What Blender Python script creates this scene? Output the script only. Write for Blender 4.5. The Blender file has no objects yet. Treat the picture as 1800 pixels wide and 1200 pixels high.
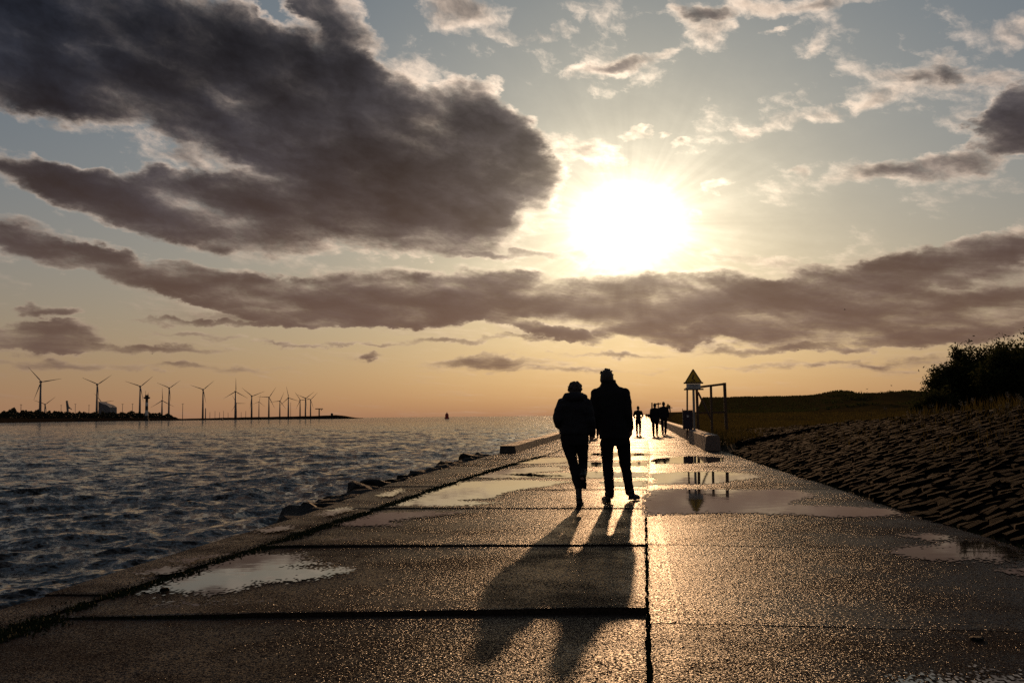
import bpy, bmesh, math, random
import numpy as np
from mathutils import Vector, Matrix, noise as mnoise

scene = bpy.context.scene
COL = scene.collection
rad = math.radians

# ------------------------------------------------------------------ camera
CAM_H = 1.18
FPX = 1750.0                                   # focal length in pixels of a 1800 px wide frame
YAW = math.atan((1130 - 900) / FPX)
PITCH = math.atan(131.3 / FPX)
ROLL = 0.0092
_f = Vector((-math.sin(YAW) * math.cos(PITCH), math.cos(YAW) * math.cos(PITCH), math.sin(PITCH)))
_r0 = _f.cross(Vector((0, 0, 1))).normalized()
_u0 = _r0.cross(_f)
_r = _r0 * math.cos(ROLL) - _u0 * math.sin(ROLL)
_u = _r0 * math.sin(ROLL) + _u0 * math.cos(ROLL)
cam_data = bpy.data.cameras.new('camera')
cam_data.sensor_width = 36.0
cam_data.lens = 36.0 * FPX / 1800.0
cam_data.clip_start = 0.05
cam_data.clip_end = 90000.0
cam = bpy.data.objects.new('camera', cam_data)
COL.objects.link(cam)
cam.matrix_world = Matrix(((_r.x, _u.x, -_f.x, 0), (_r.y, _u.y, -_f.y, 0), (_r.z, _u.z, -_f.z, CAM_H), (0, 0, 0, 1)))
scene.camera = cam


def ray(px, py):
    return (_f * FPX + _r * (px - 900) + _u * (600 - py)).normalized()


def gnd(px, py, z=0.0):
    d = ray(px, py)
    return Vector((0, 0, CAM_H)) + d * ((z - CAM_H) / d.z)


def at(px, py, Y):
    d = ray(px, py)
    return Vector((0, 0, CAM_H)) + d * (Y / d.y)


def project(p):
    q = Vector(p) - Vector((0, 0, CAM_H))
    w = q.dot(_f)
    return 900 + FPX * q.dot(_r) / w, 600 - FPX * q.dot(_u) / w, w


def azel(px, py):
    d = ray(px, py)
    return math.atan2(d.x, d.y), math.asin(d.z)


# ------------------------------------------------------------------ world
SUN_AZ, SUN_EL = azel(1105, 392)
SUN_DIR = Vector((math.sin(SUN_AZ) * math.cos(SUN_EL), math.cos(SUN_AZ) * math.cos(SUN_EL), math.sin(SUN_EL)))

world = bpy.data.worlds.new('World')
scene.world = world
world.use_nodes = True
try:
    world.cycles.sampling_method = 'MANUAL'
    world.cycles.sample_map_resolution = 512
except Exception:
    pass


class G:
    """tiny expression builder for shader nodes"""
    def __init__(self, tree):
        self.t = tree

    def node(self, kind, **kw):
        n = self.t.nodes.new(kind)
        for k, v in kw.items():
            setattr(n, k, v)
        return n

    def put(self, sock, v):
        if isinstance(v, bpy.types.NodeSocket):
            self.t.links.new(v, sock)
        else:
            sock.default_value = v

    def m(self, op, a, b=None, c=None, clamp=False):
        n = self.node('ShaderNodeMath', operation=op, use_clamp=clamp)
        for i, v in enumerate((a, b, c)):
            if v is not None:
                self.put(n.inputs[i], v)
        return n.outputs[0]

    def add(self, a, b): return self.m('ADD', a, b)
    def sub(self, a, b): return self.m('SUBTRACT', a, b)
    def mul(self, a, b): return self.m('MULTIPLY', a, b)
    def mad(self, a, b, c): return self.m('MULTIPLY_ADD', a, b, c)
    def exp(self, a): return self.m('EXPONENT', a)

    def v(self, op, a, b=None, c=None, out=0):
        n = self.node('ShaderNodeVectorMath', operation=op)
        for i, x in enumerate((a, b, c)):
            if x is not None:
                self.put(n.inputs[i], x)
        return n.outputs[out]

    def dot(self, a, b): return self.v('DOT_PRODUCT', a, b, out=1)

    def scale(self, a, s):
        n = self.node('ShaderNodeVectorMath', operation='SCALE')
        self.put(n.inputs[0], a)
        self.put(n.inputs[3], s)
        return n.outputs[0]

    def noise(self, vec, scale, detail=4.0, rough=0.5, dist=0.0, color=False, lac=2.0):
        n = self.node('ShaderNodeTexNoise')
        self.put(n.inputs['Vector'], vec)
        self.put(n.inputs['Scale'], scale)
        n.inputs['Detail'].default_value = detail
        n.inputs['Roughness'].default_value = rough
        n.inputs['Lacunarity'].default_value = lac
        n.inputs['Distortion'].default_value = dist
        return n.outputs['Color' if color else 0]

    def smooth(self, x, a, b, lo=0.0, hi=1.0):
        n = self.node('ShaderNodeMapRange', interpolation_type='SMOOTHSTEP')
        for i, q in enumerate((x, a, b, lo, hi)):
            self.put(n.inputs[i], q)
        return n.outputs[0]

    def lin(self, x, a, b, lo=0.0, hi=1.0):
        n = self.node('ShaderNodeMapRange', interpolation_type='LINEAR')
        for i, q in enumerate((x, a, b, lo, hi)):
            self.put(n.inputs[i], q)
        return n.outputs[0]

    def mix(self, f, a, b):
        n = self.node('ShaderNodeMix', data_type='RGBA')
        self.put(n.inputs[0], f)
        self.put(n.inputs[6], a)
        self.put(n.inputs[7], b)
        return n.outputs[2]

    def comb(self, x, y, z):
        n = self.node('ShaderNodeCombineXYZ')
        for i, q in enumerate((x, y, z)):
            self.put(n.inputs[i], q)
        return n.outputs[0]

    def sep(self, v):
        n = self.node('ShaderNodeSeparateXYZ')
        self.put(n.inputs[0], v)
        return n.outputs


def build_sky():
    t = world.node_tree
    t.nodes.clear()
    g = G(t)
    D = g.node('ShaderNodeTexCoord').outputs['Generated']
    dx, dy, dz = g.sep(D)
    az = g.m('ARCTAN2', dx, dy)
    el = g.m('ARCSINE', dz)
    elp = g.m('MAXIMUM', el, 0.0)
    S = tuple(SUN_DIR)
    th = g.m('ARCCOSINE', g.m('MINIMUM', g.dot(D, S), 1.0))        # angle from the sun
    thd = g.mul(th, 180 / math.pi)

    # clear air: physical sky plus low warm haze
    sky = g.node('ShaderNodeTexSky', sky_type='NISHITA')
    sky.sun_disc = False
    sky.sun_elevation = SUN_EL
    sky.sun_rotation = SUN_AZ
    sky.air_density = 1.0
    sky.dust_density = 0.5
    sky.ozone_density = 1.2
    air = g.v('MULTIPLY', sky.outputs[0], SKY_TINT)
    hz = g.exp(g.mul(elp, -180 / math.pi / HAZE_DEG))
    # brighter towards the sun's azimuth
    warm = g.exp(g.mul(thd, -1 / 24.0))
    hazecol = g.mix(warm, HAZE_FAR, HAZE_NEAR)
    air = g.mix(g.mul(hz, HAZE_MAX), air, hazecol)
    veil = g.exp(g.mul(thd, -1 / 11.0))
    air = g.v('ADD', air, g.scale(VEIL_COL, veil))

    # cloud field -----------------------------------------------------
    flat = g.m('DIVIDE', 1.0, g.add(elp, 0.16))                   # clouds flatten towards the horizon
    N = g.v('MULTIPLY', D, (1.0, 1.0, 2.0))
    w1 = g.noise(N, 5.0, 4, 0.55, color=True)
    w2 = g.noise(N, 24.0, 5, 0.6, color=True)
    wa = g.v('SUBTRACT', w1, (0.5, 0.5, 0.5))
    wb = g.v('SUBTRACT', w2, (0.5, 0.5, 0.5))
    A = g.comb(az, el, 0.0)
    A = g.v('MULTIPLY_ADD', wa, (0.06, 0.025, 0.0), A)
    A = g.v('MULTIPLY_ADD', wb, (0.058, 0.030, 0.0), A)
    frames = {0: A}
    for deg in (-12, 10, 20, 35):
        c, s = math.cos(rad(deg)), math.sin(rad(deg))
        # image y runs down: positive degrees slope down to the right
        frames[deg] = g.comb(g.dot(A, (c, -s, 0)), g.dot(A, (s, c, 0)), 0.0)
    acc = None
    for (px, py, rx, ry, deg, w) in CLOUDS:
        a, e = azel(px, py)
        c, s = math.cos(rad(deg)), math.sin(rad(deg))
        ca, ce = a * c - e * s, a * s + e * c
        sx, sy = FPX / (rx * 1.35), FPX / (ry * 1.35)
        q = g.v('MULTIPLY_ADD', frames[deg], (sx, sy, 0.0), (-ca * sx, -ce * sy, 0.0))
        b = g.m('SUBTRACT', 1.0, g.dot(q, q), clamp=True)
        acc = g.mul(b, w) if acc is None else g.mad(b, w, acc)
    # broken cloud over the rest of the sky, outside the part in view
    away = g.smooth(thd, 30.0, 50.0)
    cover = g.noise(N, 2.2, 3, 0.5)
    acc = g.mad(g.mul(away, g.smooth(cover, 0.38, 0.62)), 1.0, acc)

    # billow noise, sampled at the point and a little towards the sun
    NF = g.comb(g.mul(az, 1.0), g.m('LOGARITHM', g.add(elp, 0.06), math.e), 0.0)
    NF = g.v('MULTIPLY', NF, (1.0, 0.6, 1.0))
    NF = g.comb(g.dot(NF, (1.0, 0.0, 0.0)), g.dot(NF, (0.30, 1.0, 0.0)), 0.0)          # the wind shears the cloud streets
    NF = g.v('MULTIPLY_ADD', wb, (0.02, 0.02, 0.0), NF)
    n0 = g.noise(NF, 12.0, 12, 0.64)
    sa = azel(1105, 392)
    ns = (sa[0], math.log(sa[1] + 0.06) * 0.6 + 0.30 * sa[0], 0.0)
    to_sun = g.v('NORMALIZE', g.v('SUBTRACT', ns, NF))
    n1 = g.noise(g.v('MULTIPLY_ADD', to_sun, (0.010, 0.010, 0.0), NF), 12.0, 8, 0.62)
    acc = g.mad(g.exp(g.mul(g.m('MAXIMUM', acc, -0.6), -1.0)), -1.3, 1.3)      # overlapping masses saturate
    thick = g.smooth(acc, 0.25, 0.85, 0.18, 1.0)
    namp = g.mad(g.exp(g.mul(elp, -9.0)), 1.3, 2.6)
    F0 = g.mad(g.sub(n0, 0.5), namp, acc)
    F1 = g.mad(g.sub(n1, 0.5), namp, acc)
    d0 = g.lin(F0, 0.15, 1.6)
    d0 = g.m('POWER', d0, 1.25)
    d1 = g.lin(F1, 0.15, 1.6)
    tau = g.mul(g.mul(d0, 9.5), g.mul(thick, g.mad(g.exp(g.mul(g.mul(elp, elp), -28.0)), -0.5, 1.0)))
    T = g.exp(g.mul(tau, -1.0))

    # light scattered by the cloud: forward peak, dims with depth
    ph = g.mad(g.exp(g.mul(thd, -1 / 4.0)), 34.0, g.mad(g.exp(g.mul(thd, -1 / 22.0)), 27.0, 3.5))
    relief = g.lin(g.sub(n0, n1), -0.09, 0.09, 0.45, 1.55)
    lit = g.mul(g.mul(ph, relief), g.exp(g.mad(tau, -0.75, g.mul(g.mul(d1, thick), -3.0))))
    glow_c = g.mix(g.exp(g.mul(thd, -1 / 7.0)), (1.0, 0.74, 0.54, 1), (1.0, 0.81, 0.54, 1))
    eln = g.mul(elp, 180 / math.pi / 10.5)
    hz2 = g.mul(g.exp(g.mul(g.mul(eln, eln), -1.0)), 0.72)
    litc = g.scale(glow_c, g.mul(lit, g.mad(hz2, -0.55, 1.0)))
    near = g.exp(g.mul(thd, -1 / 12.0))
    amb = g.mix(near, CLOUD_FAR, CLOUD_NEAR)
    amb = g.scale(amb, g.mul(g.lin(F0, 0.2, 1.5, 1.7, 0.68), g.lin(g.sub(n0, n1), -0.08, 0.08, 0.74, 1.28)))
    amb = g.scale(amb, g.lin(g.sep(w1)[0], 0.36, 0.64, 0.62, 1.55))
    cloudc = g.v('ADD', litc, amb)
    # distance haze over low clouds
    cloudc = g.mix(hz2, cloudc, g.v('MULTIPLY', hazecol, (0.60, 0.67, 0.82)))
    col = g.mix(T, cloudc, air)

    # aureole round the sun, shaded by cloud, broken into faint rays
    phi = g.m('ARCTAN2', g.sub(az, SUN_AZ), g.sub(el, SUN_EL))
    rays = g.noise(g.comb(g.m('SINE', phi), g.m('COSINE', phi), 0.3), 6.5, 3, 0.6)
    rayf = g.mad(g.sub(rays, 0.5), g.smooth(thd, 1.5, 4.0, 0.0, 1.3), 1.0)
    ex_ = g.mul(g.sub(az, SUN_AZ), 0.86)
    ey_ = g.mul(g.sub(el, SUN_EL), 1.2)
    the = g.mul(g.m('SQRT', g.mad(ex_, ex_, g.mul(ey_, ey_))), 180 / math.pi)
    the = g.m('MINIMUM', g.mul(the, g.lin(n0, 0.3, 0.7, 1.22, 0.80)), 120.0)
    aur = g.mad(g.exp(g.mul(g.mul(the, the), -1 / 3.0)), 40.0, g.mul(g.exp(g.mul(the, -1 / 2.6)), 21.0))
    aur = g.mul(g.mul(aur, rayf), g.mad(T, 0.78, 0.22))
    col = g.v('ADD', col, g.scale((1.0, 0.87, 0.64), aur))

    bg = g.node('ShaderNodeBackground')
    t.links.new(col, bg.inputs[0])
    bg.inputs[1].default_value = 0.1
    out = g.node('ShaderNodeOutputWorld')
    t.links.new(bg.outputs[0], out.inputs[0])


SKY_TINT = (0.41, 0.455, 0.452)
HAZE_DEG = 9.0
HAZE_MAX = 1.0
HAZE_FAR = (2.95, 1.68, 1.05, 1)
HAZE_NEAR = (4.9, 2.25, 1.02, 1)
VEIL_COL = (0.35, 0.25, 0.12)
CLOUD_FAR = (0.07, 0.118, 0.215, 1)
CLOUD_NEAR = (1.25, 1.02, 0.93, 1)
# (x, y, half width, half height, slope, weight) of the cloud masses, by where they stand in the sky
CLOUDS = [
    (705, 275, 235, 125, 10, 1.1), (502, 190, 300, 110, 20, 1.1), (845, 225, 100, 58, 20, 1.0), (825, 350, 78, 50, 0, 1.0),
    (602, 350, 280, 70, 10, 1.0), (362, 375, 260, 48, 10, 1.0), (132, 325, 210, 38, 20, 0.9), (112, 160, 280, 62, 10, 1.3),
    (292, 50, 300, 62, 10, 1.0), (562, 40, 100, 70, 35, 1.0), (-18, 60, 90, 110, 0, 1.2), (60, 20, 200, 30, 0, 0.7),
    (190, 250, 260, 36, 0, -0.9), (430, 300, 90, 20, 20, -0.6), (520, 45, 100, 18, 35, -0.8), (210, 45, 90, 24, 10, -0.6), (330, 135, 120, 24, 20, -0.35), (600, 260, 60, 20, 10, -0.4), (480, 310, 60, 14, 20, -0.4),
    (250, 240, 240, 30, 0, 0.2), (330, 300, 160, 30, 0, 0.4), (790, 15, 110, 30, 10, 0.5),
    (50, 415, 110, 23.9, 10, 0.645), (110, 455, 150, 23.9, 10, 0.645), (280, 490, 190, 27.6, 10, 0.774), (480, 515, 200, 27.6, 10, 0.774), (700, 510, 220, 31.3, 0, 0.731), (760, 545, 220, 16.6, 0, 0.929),
    (960, 515, 240, 33.1, 0, 0.688), (1060, 545, 260, 23.9, 0, 0.929), (1260, 515, 180, 31.3, 0, 0.645), (1450, 500, 160, 33.1, -12, 0.731), (1600, 480, 160, 35.0, -12, 0.774), (1740, 445, 110, 35.0, -12, 0.731), (1790, 500, 90, 23.9, 0, 0.516),
    (1600, 545, 240, 23.9, 0, 0.813), (1130, 582, 70, 12, 0, 1.08), (1330, 575, 90, 14, 0, 1.013), (1230, 590, 60, 8, 0, 0.945), (960, 585, 110, 9, 10, 1.08), (620, 560, 260, 12, 0, 0.743), (400, 540, 120, 8, 10, 0.675),
    (50, 585, 85, 26, 0, 1.282), (95, 540, 42, 8.3, 0, 0.929), (870, 637, 130, 12, 0, 0.878), (1060, 620, 100, 6, 0, 0.675), (650, 621, 24, 7, 0, 0.81), (230, 610, 180, 8, 0, 0.743), (120, 640, 160, 10, 0, 0.608), (400, 645, 120, 8, 0, 0.54),
    (1590, 592, 60, 12, 0, 1.147), (1660, 580, 110, 12, 0, 0.945), (1600, 635, 130, 12, 0, 0.743), (1400, 612, 160, 7, 0, 0.54),
    (1825, 208, 75, 44, -12, 1.7), (1755, 175, 60, 30, -12, 0.328), (1635, 288, 125, 24, 0, 0.75), (1480, 186, 120, 16, -12, 0.4), (1675, 130, 140, 14, 10, 0.36), (1665, 105, 36, 16, 35, 0.28),
    (1245, 38, 62, 28, 35, 0.42), (1380, 8, 210, 12, 0, 0.41), (1095, 115, 95, 13, -12, 0.52), (1270, 328, 30, 12, -12, 0.6),
    (1115, 236, 26, 9, 0, 0.55), (1205, 252, 18, 7, 0, 0.52), (1160, 243, 12, 6, 0, 0.5), (1035, 270, 60, 22, 20, 0.48), (1320, 235, 20, 14, 0, 0.4), (1815, 55, 50, 30, 0, 0.36), (1240, 382, 14, 10, 0, 0.6),
    (1410, 300, 20, 8, 0, 0.4), (1370, 52, 30, 9, 0, 0.41), (1450, 85, 18, 14, 0, 0.328), (960, 60, 60, 14, 0, 0.35), (870, 145, 30, 16, 0, 0.55), (950, 330, 40, 40, 0, 0.5),
    (1300, 455, 130, 13, 10, 0.55), (930, 452, 160, 9, 0, 0.5), (760, 445, 200, 14, 0, 0.4), (1400, 100, 420, 90, 0, 0.098), (1100, 560, 900, 60, 0, 0.12),
    (1520, 545, 380, 52, 0, 0.34), (1080, 530, 380, 44, 0, 0.3), (620, 525, 320, 32, 0, 0.22), (1560, 590, 300, 20, 0, 0.472), (1150, 585, 300, 16, 0, 0.472),
    (420, 566, 260, 5, 0, 0.6), (760, 600, 220, 5, 0, 0.5), (1000, 652, 200, 6, 0, 0.5), (520, 600, 120, 5, 0, 0.5), (1330, 640, 180, 6, 0, 0.5), (350, 585, 90, 6, 0, 0.55), (1690, 650, 120, 7, 0, 0.5),
]
build_sky()

sun_data = bpy.data.lights.new('sun', 'SUN')
sun_data.energy = 2.0
sun_data.angle = rad(0.55)
sun_data.color = (1.0, 0.57, 0.28)
sun = bpy.data.objects.new('sun', sun_data)
COL.objects.link(sun)
sun.rotation_euler = (-SUN_DIR).to_track_quat('-Z', 'Y').to_euler()
sun.location = (0, 60, 40)

scene.cycles.use_denoising = False
scene.cycles.sample_clamp_direct = 4.5
scene.view_settings.view_transform = 'Standard'
scene.view_settings.look = 'None'
scene.view_settings.exposure = 0.0
scene.view_settings.gamma = 1.0
scene.view_settings.use_curve_mapping = False

# ------------------------------------------------------------------ helpers
SEA = -0.8
rng = np.random.default_rng(7)
random.seed(7)


def interp(x, pts):
    return float(np.interp(x, [p[0] for p in pts], [p[1] for p in pts]))


def link(name, me, parent=None):
    o = bpy.data.objects.new(name, me)
    COL.objects.link(o)
    if parent is not None:
        o.parent = parent
    return o


def tag(o, label=None, cat=None, group=None, kind=None):
    if label: o['label'] = label
    if cat: o['category'] = cat
    if group: o['group'] = group
    if kind: o['kind'] = kind
    return o


def empty(name, loc=(0, 0, 0), rz=0.0):
    o = bpy.data.objects.new(name, None)
    COL.objects.link(o)
    o.location = loc
    o.rotation_euler = (0, 0, rz)
    o.empty_display_size = 0.1
    return o


def thing(name, label, cat, loc=(0, 0, 0), rz=0.0, group=None):
    return tag(empty(name, loc, rz), label, cat, group)


def pymesh(name, verts, faces, mat=None, smooth=False):
    me = bpy.data.meshes.new(name)
    me.from_pydata([tuple(v) for v in verts], [], [tuple(f) for f in faces])
    me.update()
    if mat: me.materials.append(mat)
    if smooth: me.shade_smooth()
    return me


def npmesh(name, verts, faces, mat=None, smooth=False):
    """verts (n,3) and faces (m,k) arrays, all faces with k corners"""
    verts = np.asarray(verts, np.float32)
    faces = np.asarray(faces, np.int32)
    me = bpy.data.meshes.new(name)
    me.vertices.add(len(verts))
    me.vertices.foreach_set('co', verts.ravel())
    m, k = faces.shape
    me.loops.add(m * k)
    me.loops.foreach_set('vertex_index', faces.ravel())
    me.polygons.add(m)
    me.polygons.foreach_set('loop_start', np.arange(0, m * k, k, dtype=np.int32))
    me.polygons.foreach_set('loop_total', np.full(m, k, np.int32))
    me.update(calc_edges=True)
    me.validate()
    if mat: me.materials.append(mat)
    if smooth: me.shade_smooth()
    return me


def grid_faces(nr, nc):
    i = np.arange(nr - 1)[:, None] * nc + np.arange(nc - 1)[None, :]
    return np.stack([i, i + 1, i + nc + 1, i + nc], -1).reshape(-1, 4)


class MB:
    """collects shapes, builds them as one mesh"""
    def __init__(self):
        self.v, self.f = [], []

    def raw(self, verts, faces):
        b = len(self.v)
        self.v += [Vector(v) for v in verts]
        self.f += [[i + b for i in f] for f in faces]
        return self

    def box(self, c, s, M=None):
        c = Vector(c)
        vs = [Vector((x * s[0] / 2, y * s[1] / 2, z * s[2] / 2)) for x in (-1, 1) for y in (-1, 1) for z in (-1, 1)]
        if M is not None: vs = [M @ v for v in vs]
        return self.raw([c + v for v in vs], [(0, 1, 3, 2), (4, 6, 7, 5), (0, 4, 5, 1), (2, 3, 7, 6), (0, 2, 6, 4), (1, 5, 7, 3)])

    def bar(self, a, b, w, h=None):
        a, b = Vector(a), Vector(b)
        d = b - a
        q = d.to_track_quat('Y', 'Z').to_matrix()
        return self.box((a + b) / 2, (w, d.length, h or w), q)

    def tube(self, pts, rr, n=10, cap=True):
        pts = [Vector(p) for p in pts]
        vs, fs = [], []
        for i, p in enumerate(pts):
            d = (pts[min(i + 1, len(pts) - 1)] - pts[max(i - 1, 0)]).normalized()
            e = Vector((1, 0, 0)) if abs(d.x) < 0.8 else Vector((0, 1, 0))
            x = d.cross(e).normalized()
            y = d.cross(x)
            r = rr[i]
            for k in range(n):
                a = 2 * math.pi * k / n
                vs.append(p + x * (r * math.cos(a)) + y * (r * math.sin(a)))
        for i in range(len(pts) - 1):
            for k in range(n):
                fs.append((i * n + k, i * n + (k + 1) % n, (i + 1) * n + (k + 1) % n, (i + 1) * n + k))
        if cap:
            fs.append(tuple(range(n))[::-1])
            fs.append(tuple((len(pts) - 1) * n + k for k in range(n)))
        return self.raw(vs, fs)

    def loft(self, secs, n=20):
        """horizontal elliptic rings (cx, cy, z, rx, ry)"""
        vs, fs = [], []
        for (cx, cy, z, rx, ry) in secs:
            for k in range(n):
                a = 2 * math.pi * k / n
                vs.append((cx + rx * math.cos(a), cy + ry * math.sin(a), z))
        for i in range(len(secs) - 1):
            for k in range(n):
                fs.append((i * n + k, i * n + (k + 1) % n, (i + 1) * n + (k + 1) % n, (i + 1) * n + k))
        fs.append(tuple(range(n))[::-1])
        fs.append(tuple((len(secs) - 1) * n + k for k in range(n)))
        return self.raw(vs, fs)

    def ball(self, c, r, seg=14, rings=9, M=None):
        if not hasattr(r, '__len__'): r = (r, r, r)
        c = Vector(c)
        vs, fs = [], []
        for i in range(1, rings):
            t = math.pi * i / rings
            for k in range(seg):
                a = 2 * math.pi * k / seg
                vs.append(Vector((r[0] * math.sin(t) * math.cos(a), r[1] * math.sin(t) * math.sin(a), r[2] * math.cos(t))))
        vs += [Vector((0, 0, r[2])), Vector((0, 0, -r[2]))]
        for i in range(rings - 2):
            for k in range(seg):
                fs.append((i * seg + k, (i + 1) * seg + k, (i + 1) * seg + (k + 1) % seg, i * seg + (k + 1) % seg))
        top, bot = len(vs) - 2, len(vs) - 1
        for k in range(seg):
            fs.append((top, k, (k + 1) % seg))
            fs.append((bot, (rings - 2) * seg + (k + 1) % seg, (rings - 2) * seg + k))
        if M is not None: vs = [M @ v for v in vs]
        return self.raw([c + v for v in vs], fs)

    def limb(self, pts, rr):
        """rounded chain for the voxel bodies"""
        for p, r in zip(pts, rr):
            self.ball(p, r, 12, 8)
        return self.tube(pts, rr, 12)

    def mesh(self, name, mat=None, smooth=False):
        return pymesh(name, self.v, self.f, mat, smooth)

    def build(self, name, mat=None, parent=None, smooth=False):
        return link(name, self.mesh(name, mat, smooth), parent)


def voxelize(mesh, voxel, mat=None, smooth_iter=4):
    """one continuous skin round overlapping shapes"""
    o = bpy.data.objects.new('tmp', mesh)
    COL.objects.link(o)
    m = o.modifiers.new('r', 'REMESH')
    m.mode = 'VOXEL'
    m.voxel_size = voxel
    s = o.modifiers.new('s', 'SMOOTH')
    s.iterations = smooth_iter
    s.factor = 0.5
    dg = bpy.context.evaluated_depsgraph_get()
    me = bpy.data.meshes.new_from_object(o.evaluated_get(dg))
    bpy.data.objects.remove(o)
    me.materials.clear()
    if mat: me.materials.append(mat)
    me.shade_smooth()
    return me


# ------------------------------------------------------------------ materials
def principled(name):
    m = bpy.data.materials.new(name)
    m.use_nodes = True
    t = m.node_tree
    return m, G(t), t.nodes['Principled BSDF'], t


def simple(name, col, rough=0.7, var=0.25, scale=8.0, bump=0.0, bscale=40.0, metal=0.0, spec=0.5):
    m, g, p, t = principled(name)
    pos = g.node('ShaderNodeTexCoord').outputs['Object']
    n = g.noise(pos, scale, 5, 0.6)
    a = tuple(c * (1 - var) for c in col) + (1,)
    b = tuple(min(1, c * (1 + var)) for c in col) + (1,)
    t.links.new(g.mix(n, a, b), p.inputs['Base Color'])
    p.inputs['Roughness'].default_value = rough
    p.inputs['Metallic'].default_value = metal
    p.inputs['Specular IOR Level'].default_value = spec
    if bump:
        bn = g.node('ShaderNodeBump')
        bn.inputs['Strength'].default_value = bump
        bn.inputs['Distance'].default_value = 0.02
        t.links.new(g.noise(pos, bscale, 5, 0.65), bn.inputs['Height'])
        t.links.new(bn.outputs[0], p.inputs['Normal'])
    return m


def wet_concrete():
    """wet exposed-aggregate concrete: each grain tilts its own way and glints"""
    m, g, p, t = principled('wet_concrete')
    geo = g.node('ShaderNodeNewGeometry')
    pos = geo.outputs['Position']
    big = g.noise(pos, 0.9, 4, 0.6)
    mid = g.noise(pos, 6.0, 4, 0.6)
    fine = g.noise(pos, 90.0, 2, 0.6)
    c = g.mix(g.smooth(fine, 0.35, 0.65), (0.014, 0.010, 0.008, 1), (0.058, 0.042, 0.031, 1))
    c = g.mix(g.mul(g.smooth(mid, 0.35, 0.7), 0.5), c, (0.03, 0.023, 0.018, 1))
    t.links.new(c, p.inputs['Base Color'])
    wet = g.smooth(g.mad(mid, 0.35, big), 0.52, 0.80)
    t.links.new(g.lin(wet, 0, 1, 0.25, 0.16), p.inputs['Roughness'])
    p.inputs['IOR'].default_value = 1.13
    ng = g.v('SUBTRACT', g.noise(pos, 70.0, 2.0, 0.55, color=True), (0.5, 0.5, 0.5))
    ng2 = g.v('SUBTRACT', g.noise(pos, 210.0, 1.0, 0.5, color=True), (0.5, 0.5, 0.5))
    v = g.v('ADD', g.scale(ng, 1.0), g.scale(ng2, 0.6))
    v = g.v('MULTIPLY', v, (1.0, 1.0, 0.0))
    amp = g.lin(wet, 0, 1, 3.4, 2.0)
    nrm = g.v('NORMALIZE', g.v('ADD', geo.outputs['Normal'], g.scale(v, amp)))
    t.links.new(nrm, p.inputs['Normal'])
    # only part of the grains carry a water film; the rest is matt mortar in their lee
    df = g.node('ShaderNodeBsdfDiffuse')
    t.links.new(c, df.inputs[0])
    rnd = g.node('ShaderNodeObjectInfo').outputs['Random']
    stain = g.smooth(g.noise(pos, 0.45, 5.0, 0.62, dist=0.8), 0.38, 0.66)
    film = g.smooth(g.add(g.noise(pos, 120.0, 2.0, 0.6), g.mad(wet, 0.10, g.mad(g.sub(rnd, 0.5), 0.055, g.mul(g.sub(stain, 0.5), 0.06)))), 0.49, 0.60, 0.06, 0.85)
    mx = g.node('ShaderNodeMixShader')
    t.links.new(film, mx.inputs[0])
    t.links.new(df.outputs[0], mx.inputs[1])
    t.links.new(p.outputs[0], mx.inputs[2])
    t.links.new(mx.outputs[0], t.nodes['Material Output'].inputs[0])
    return m


def grass_material(name, col):
    """thin blades let the low sun through"""
    m, g, p, t = principled(name)
    pos = g.node('ShaderNodeNewGeometry').outputs['Position']
    n = g.noise(pos, 1.2, 4, 0.6)
    c = g.mix(n, tuple(k * 0.6 for k in col) + (1,), tuple(k * 1.4 for k in col) + (1,))
    df = g.node('ShaderNodeBsdfDiffuse')
    tr = g.node('ShaderNodeBsdfTranslucent')
    t.links.new(c, df.inputs[0])
    t.links.new(c, tr.inputs[0])
    mx = g.node('ShaderNodeMixShader')
    mx.inputs[0].default_value = 0.35
    t.links.new(df.outputs[0], mx.inputs[1])
    t.links.new(tr.outputs[0], mx.inputs[2])
    t.links.new(mx.outputs[0], t.nodes['Material Output'].inputs[0])
    return m


def sea_water():
    m, g, p, t = principled('sea_water')
    geo = g.node('ShaderNodeNewGeometry')
    pos = geo.outputs['Position']
    st = g.v('MULTIPLY', pos, (1.0, 1.0, 0.3))
    n1 = g.v('SUBTRACT', g.noise(st, 2.2, 4.0, 0.62, color=True), (0.5, 0.5, 0.5))
    n2 = g.v('SUBTRACT', g.noise(st, 10.0, 5.0, 0.65, color=True), (0.5, 0.5, 0.5))
    far = g.smooth(g.v('LENGTH', pos, out=1), 20.0, 300.0, 1.0, 1.9)
    v = g.scale(g.v('MULTIPLY', g.v('ADD', g.scale(n1, 1.35), g.scale(n2, 1.15)), (1.0, 1.0, 0.0)), far)
    nrm = g.v('NORMALIZE', g.v('ADD', geo.outputs['Normal'], v))
    t.links.new(nrm, p.inputs['Normal'])
    x, y, z = g.sep(pos)
    edge = g.smooth(x, -9.5, -4.6)
    lace = g.m('ABSOLUTE', g.sub(g.noise(pos, 1.6, 6.0, 0.6, dist=0.6), 0.5))
    foam = g.mul(g.smooth(lace, 0.045, 0.0), g.mul(edge, g.smooth(g.noise(pos, 0.5, 2.0), 0.45, 0.62)))
    t.links.new(g.mix(g.mul(foam, 0.8), (0.009, 0.012, 0.012, 1), (0.5, 0.52, 0.54, 1)), p.inputs['Base Color'])
    t.links.new(g.lin(foam, 0, 1, 0.07, 0.6), p.inputs['Roughness'])
    p.inputs['IOR'].default_value = 1.23
    return m


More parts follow.
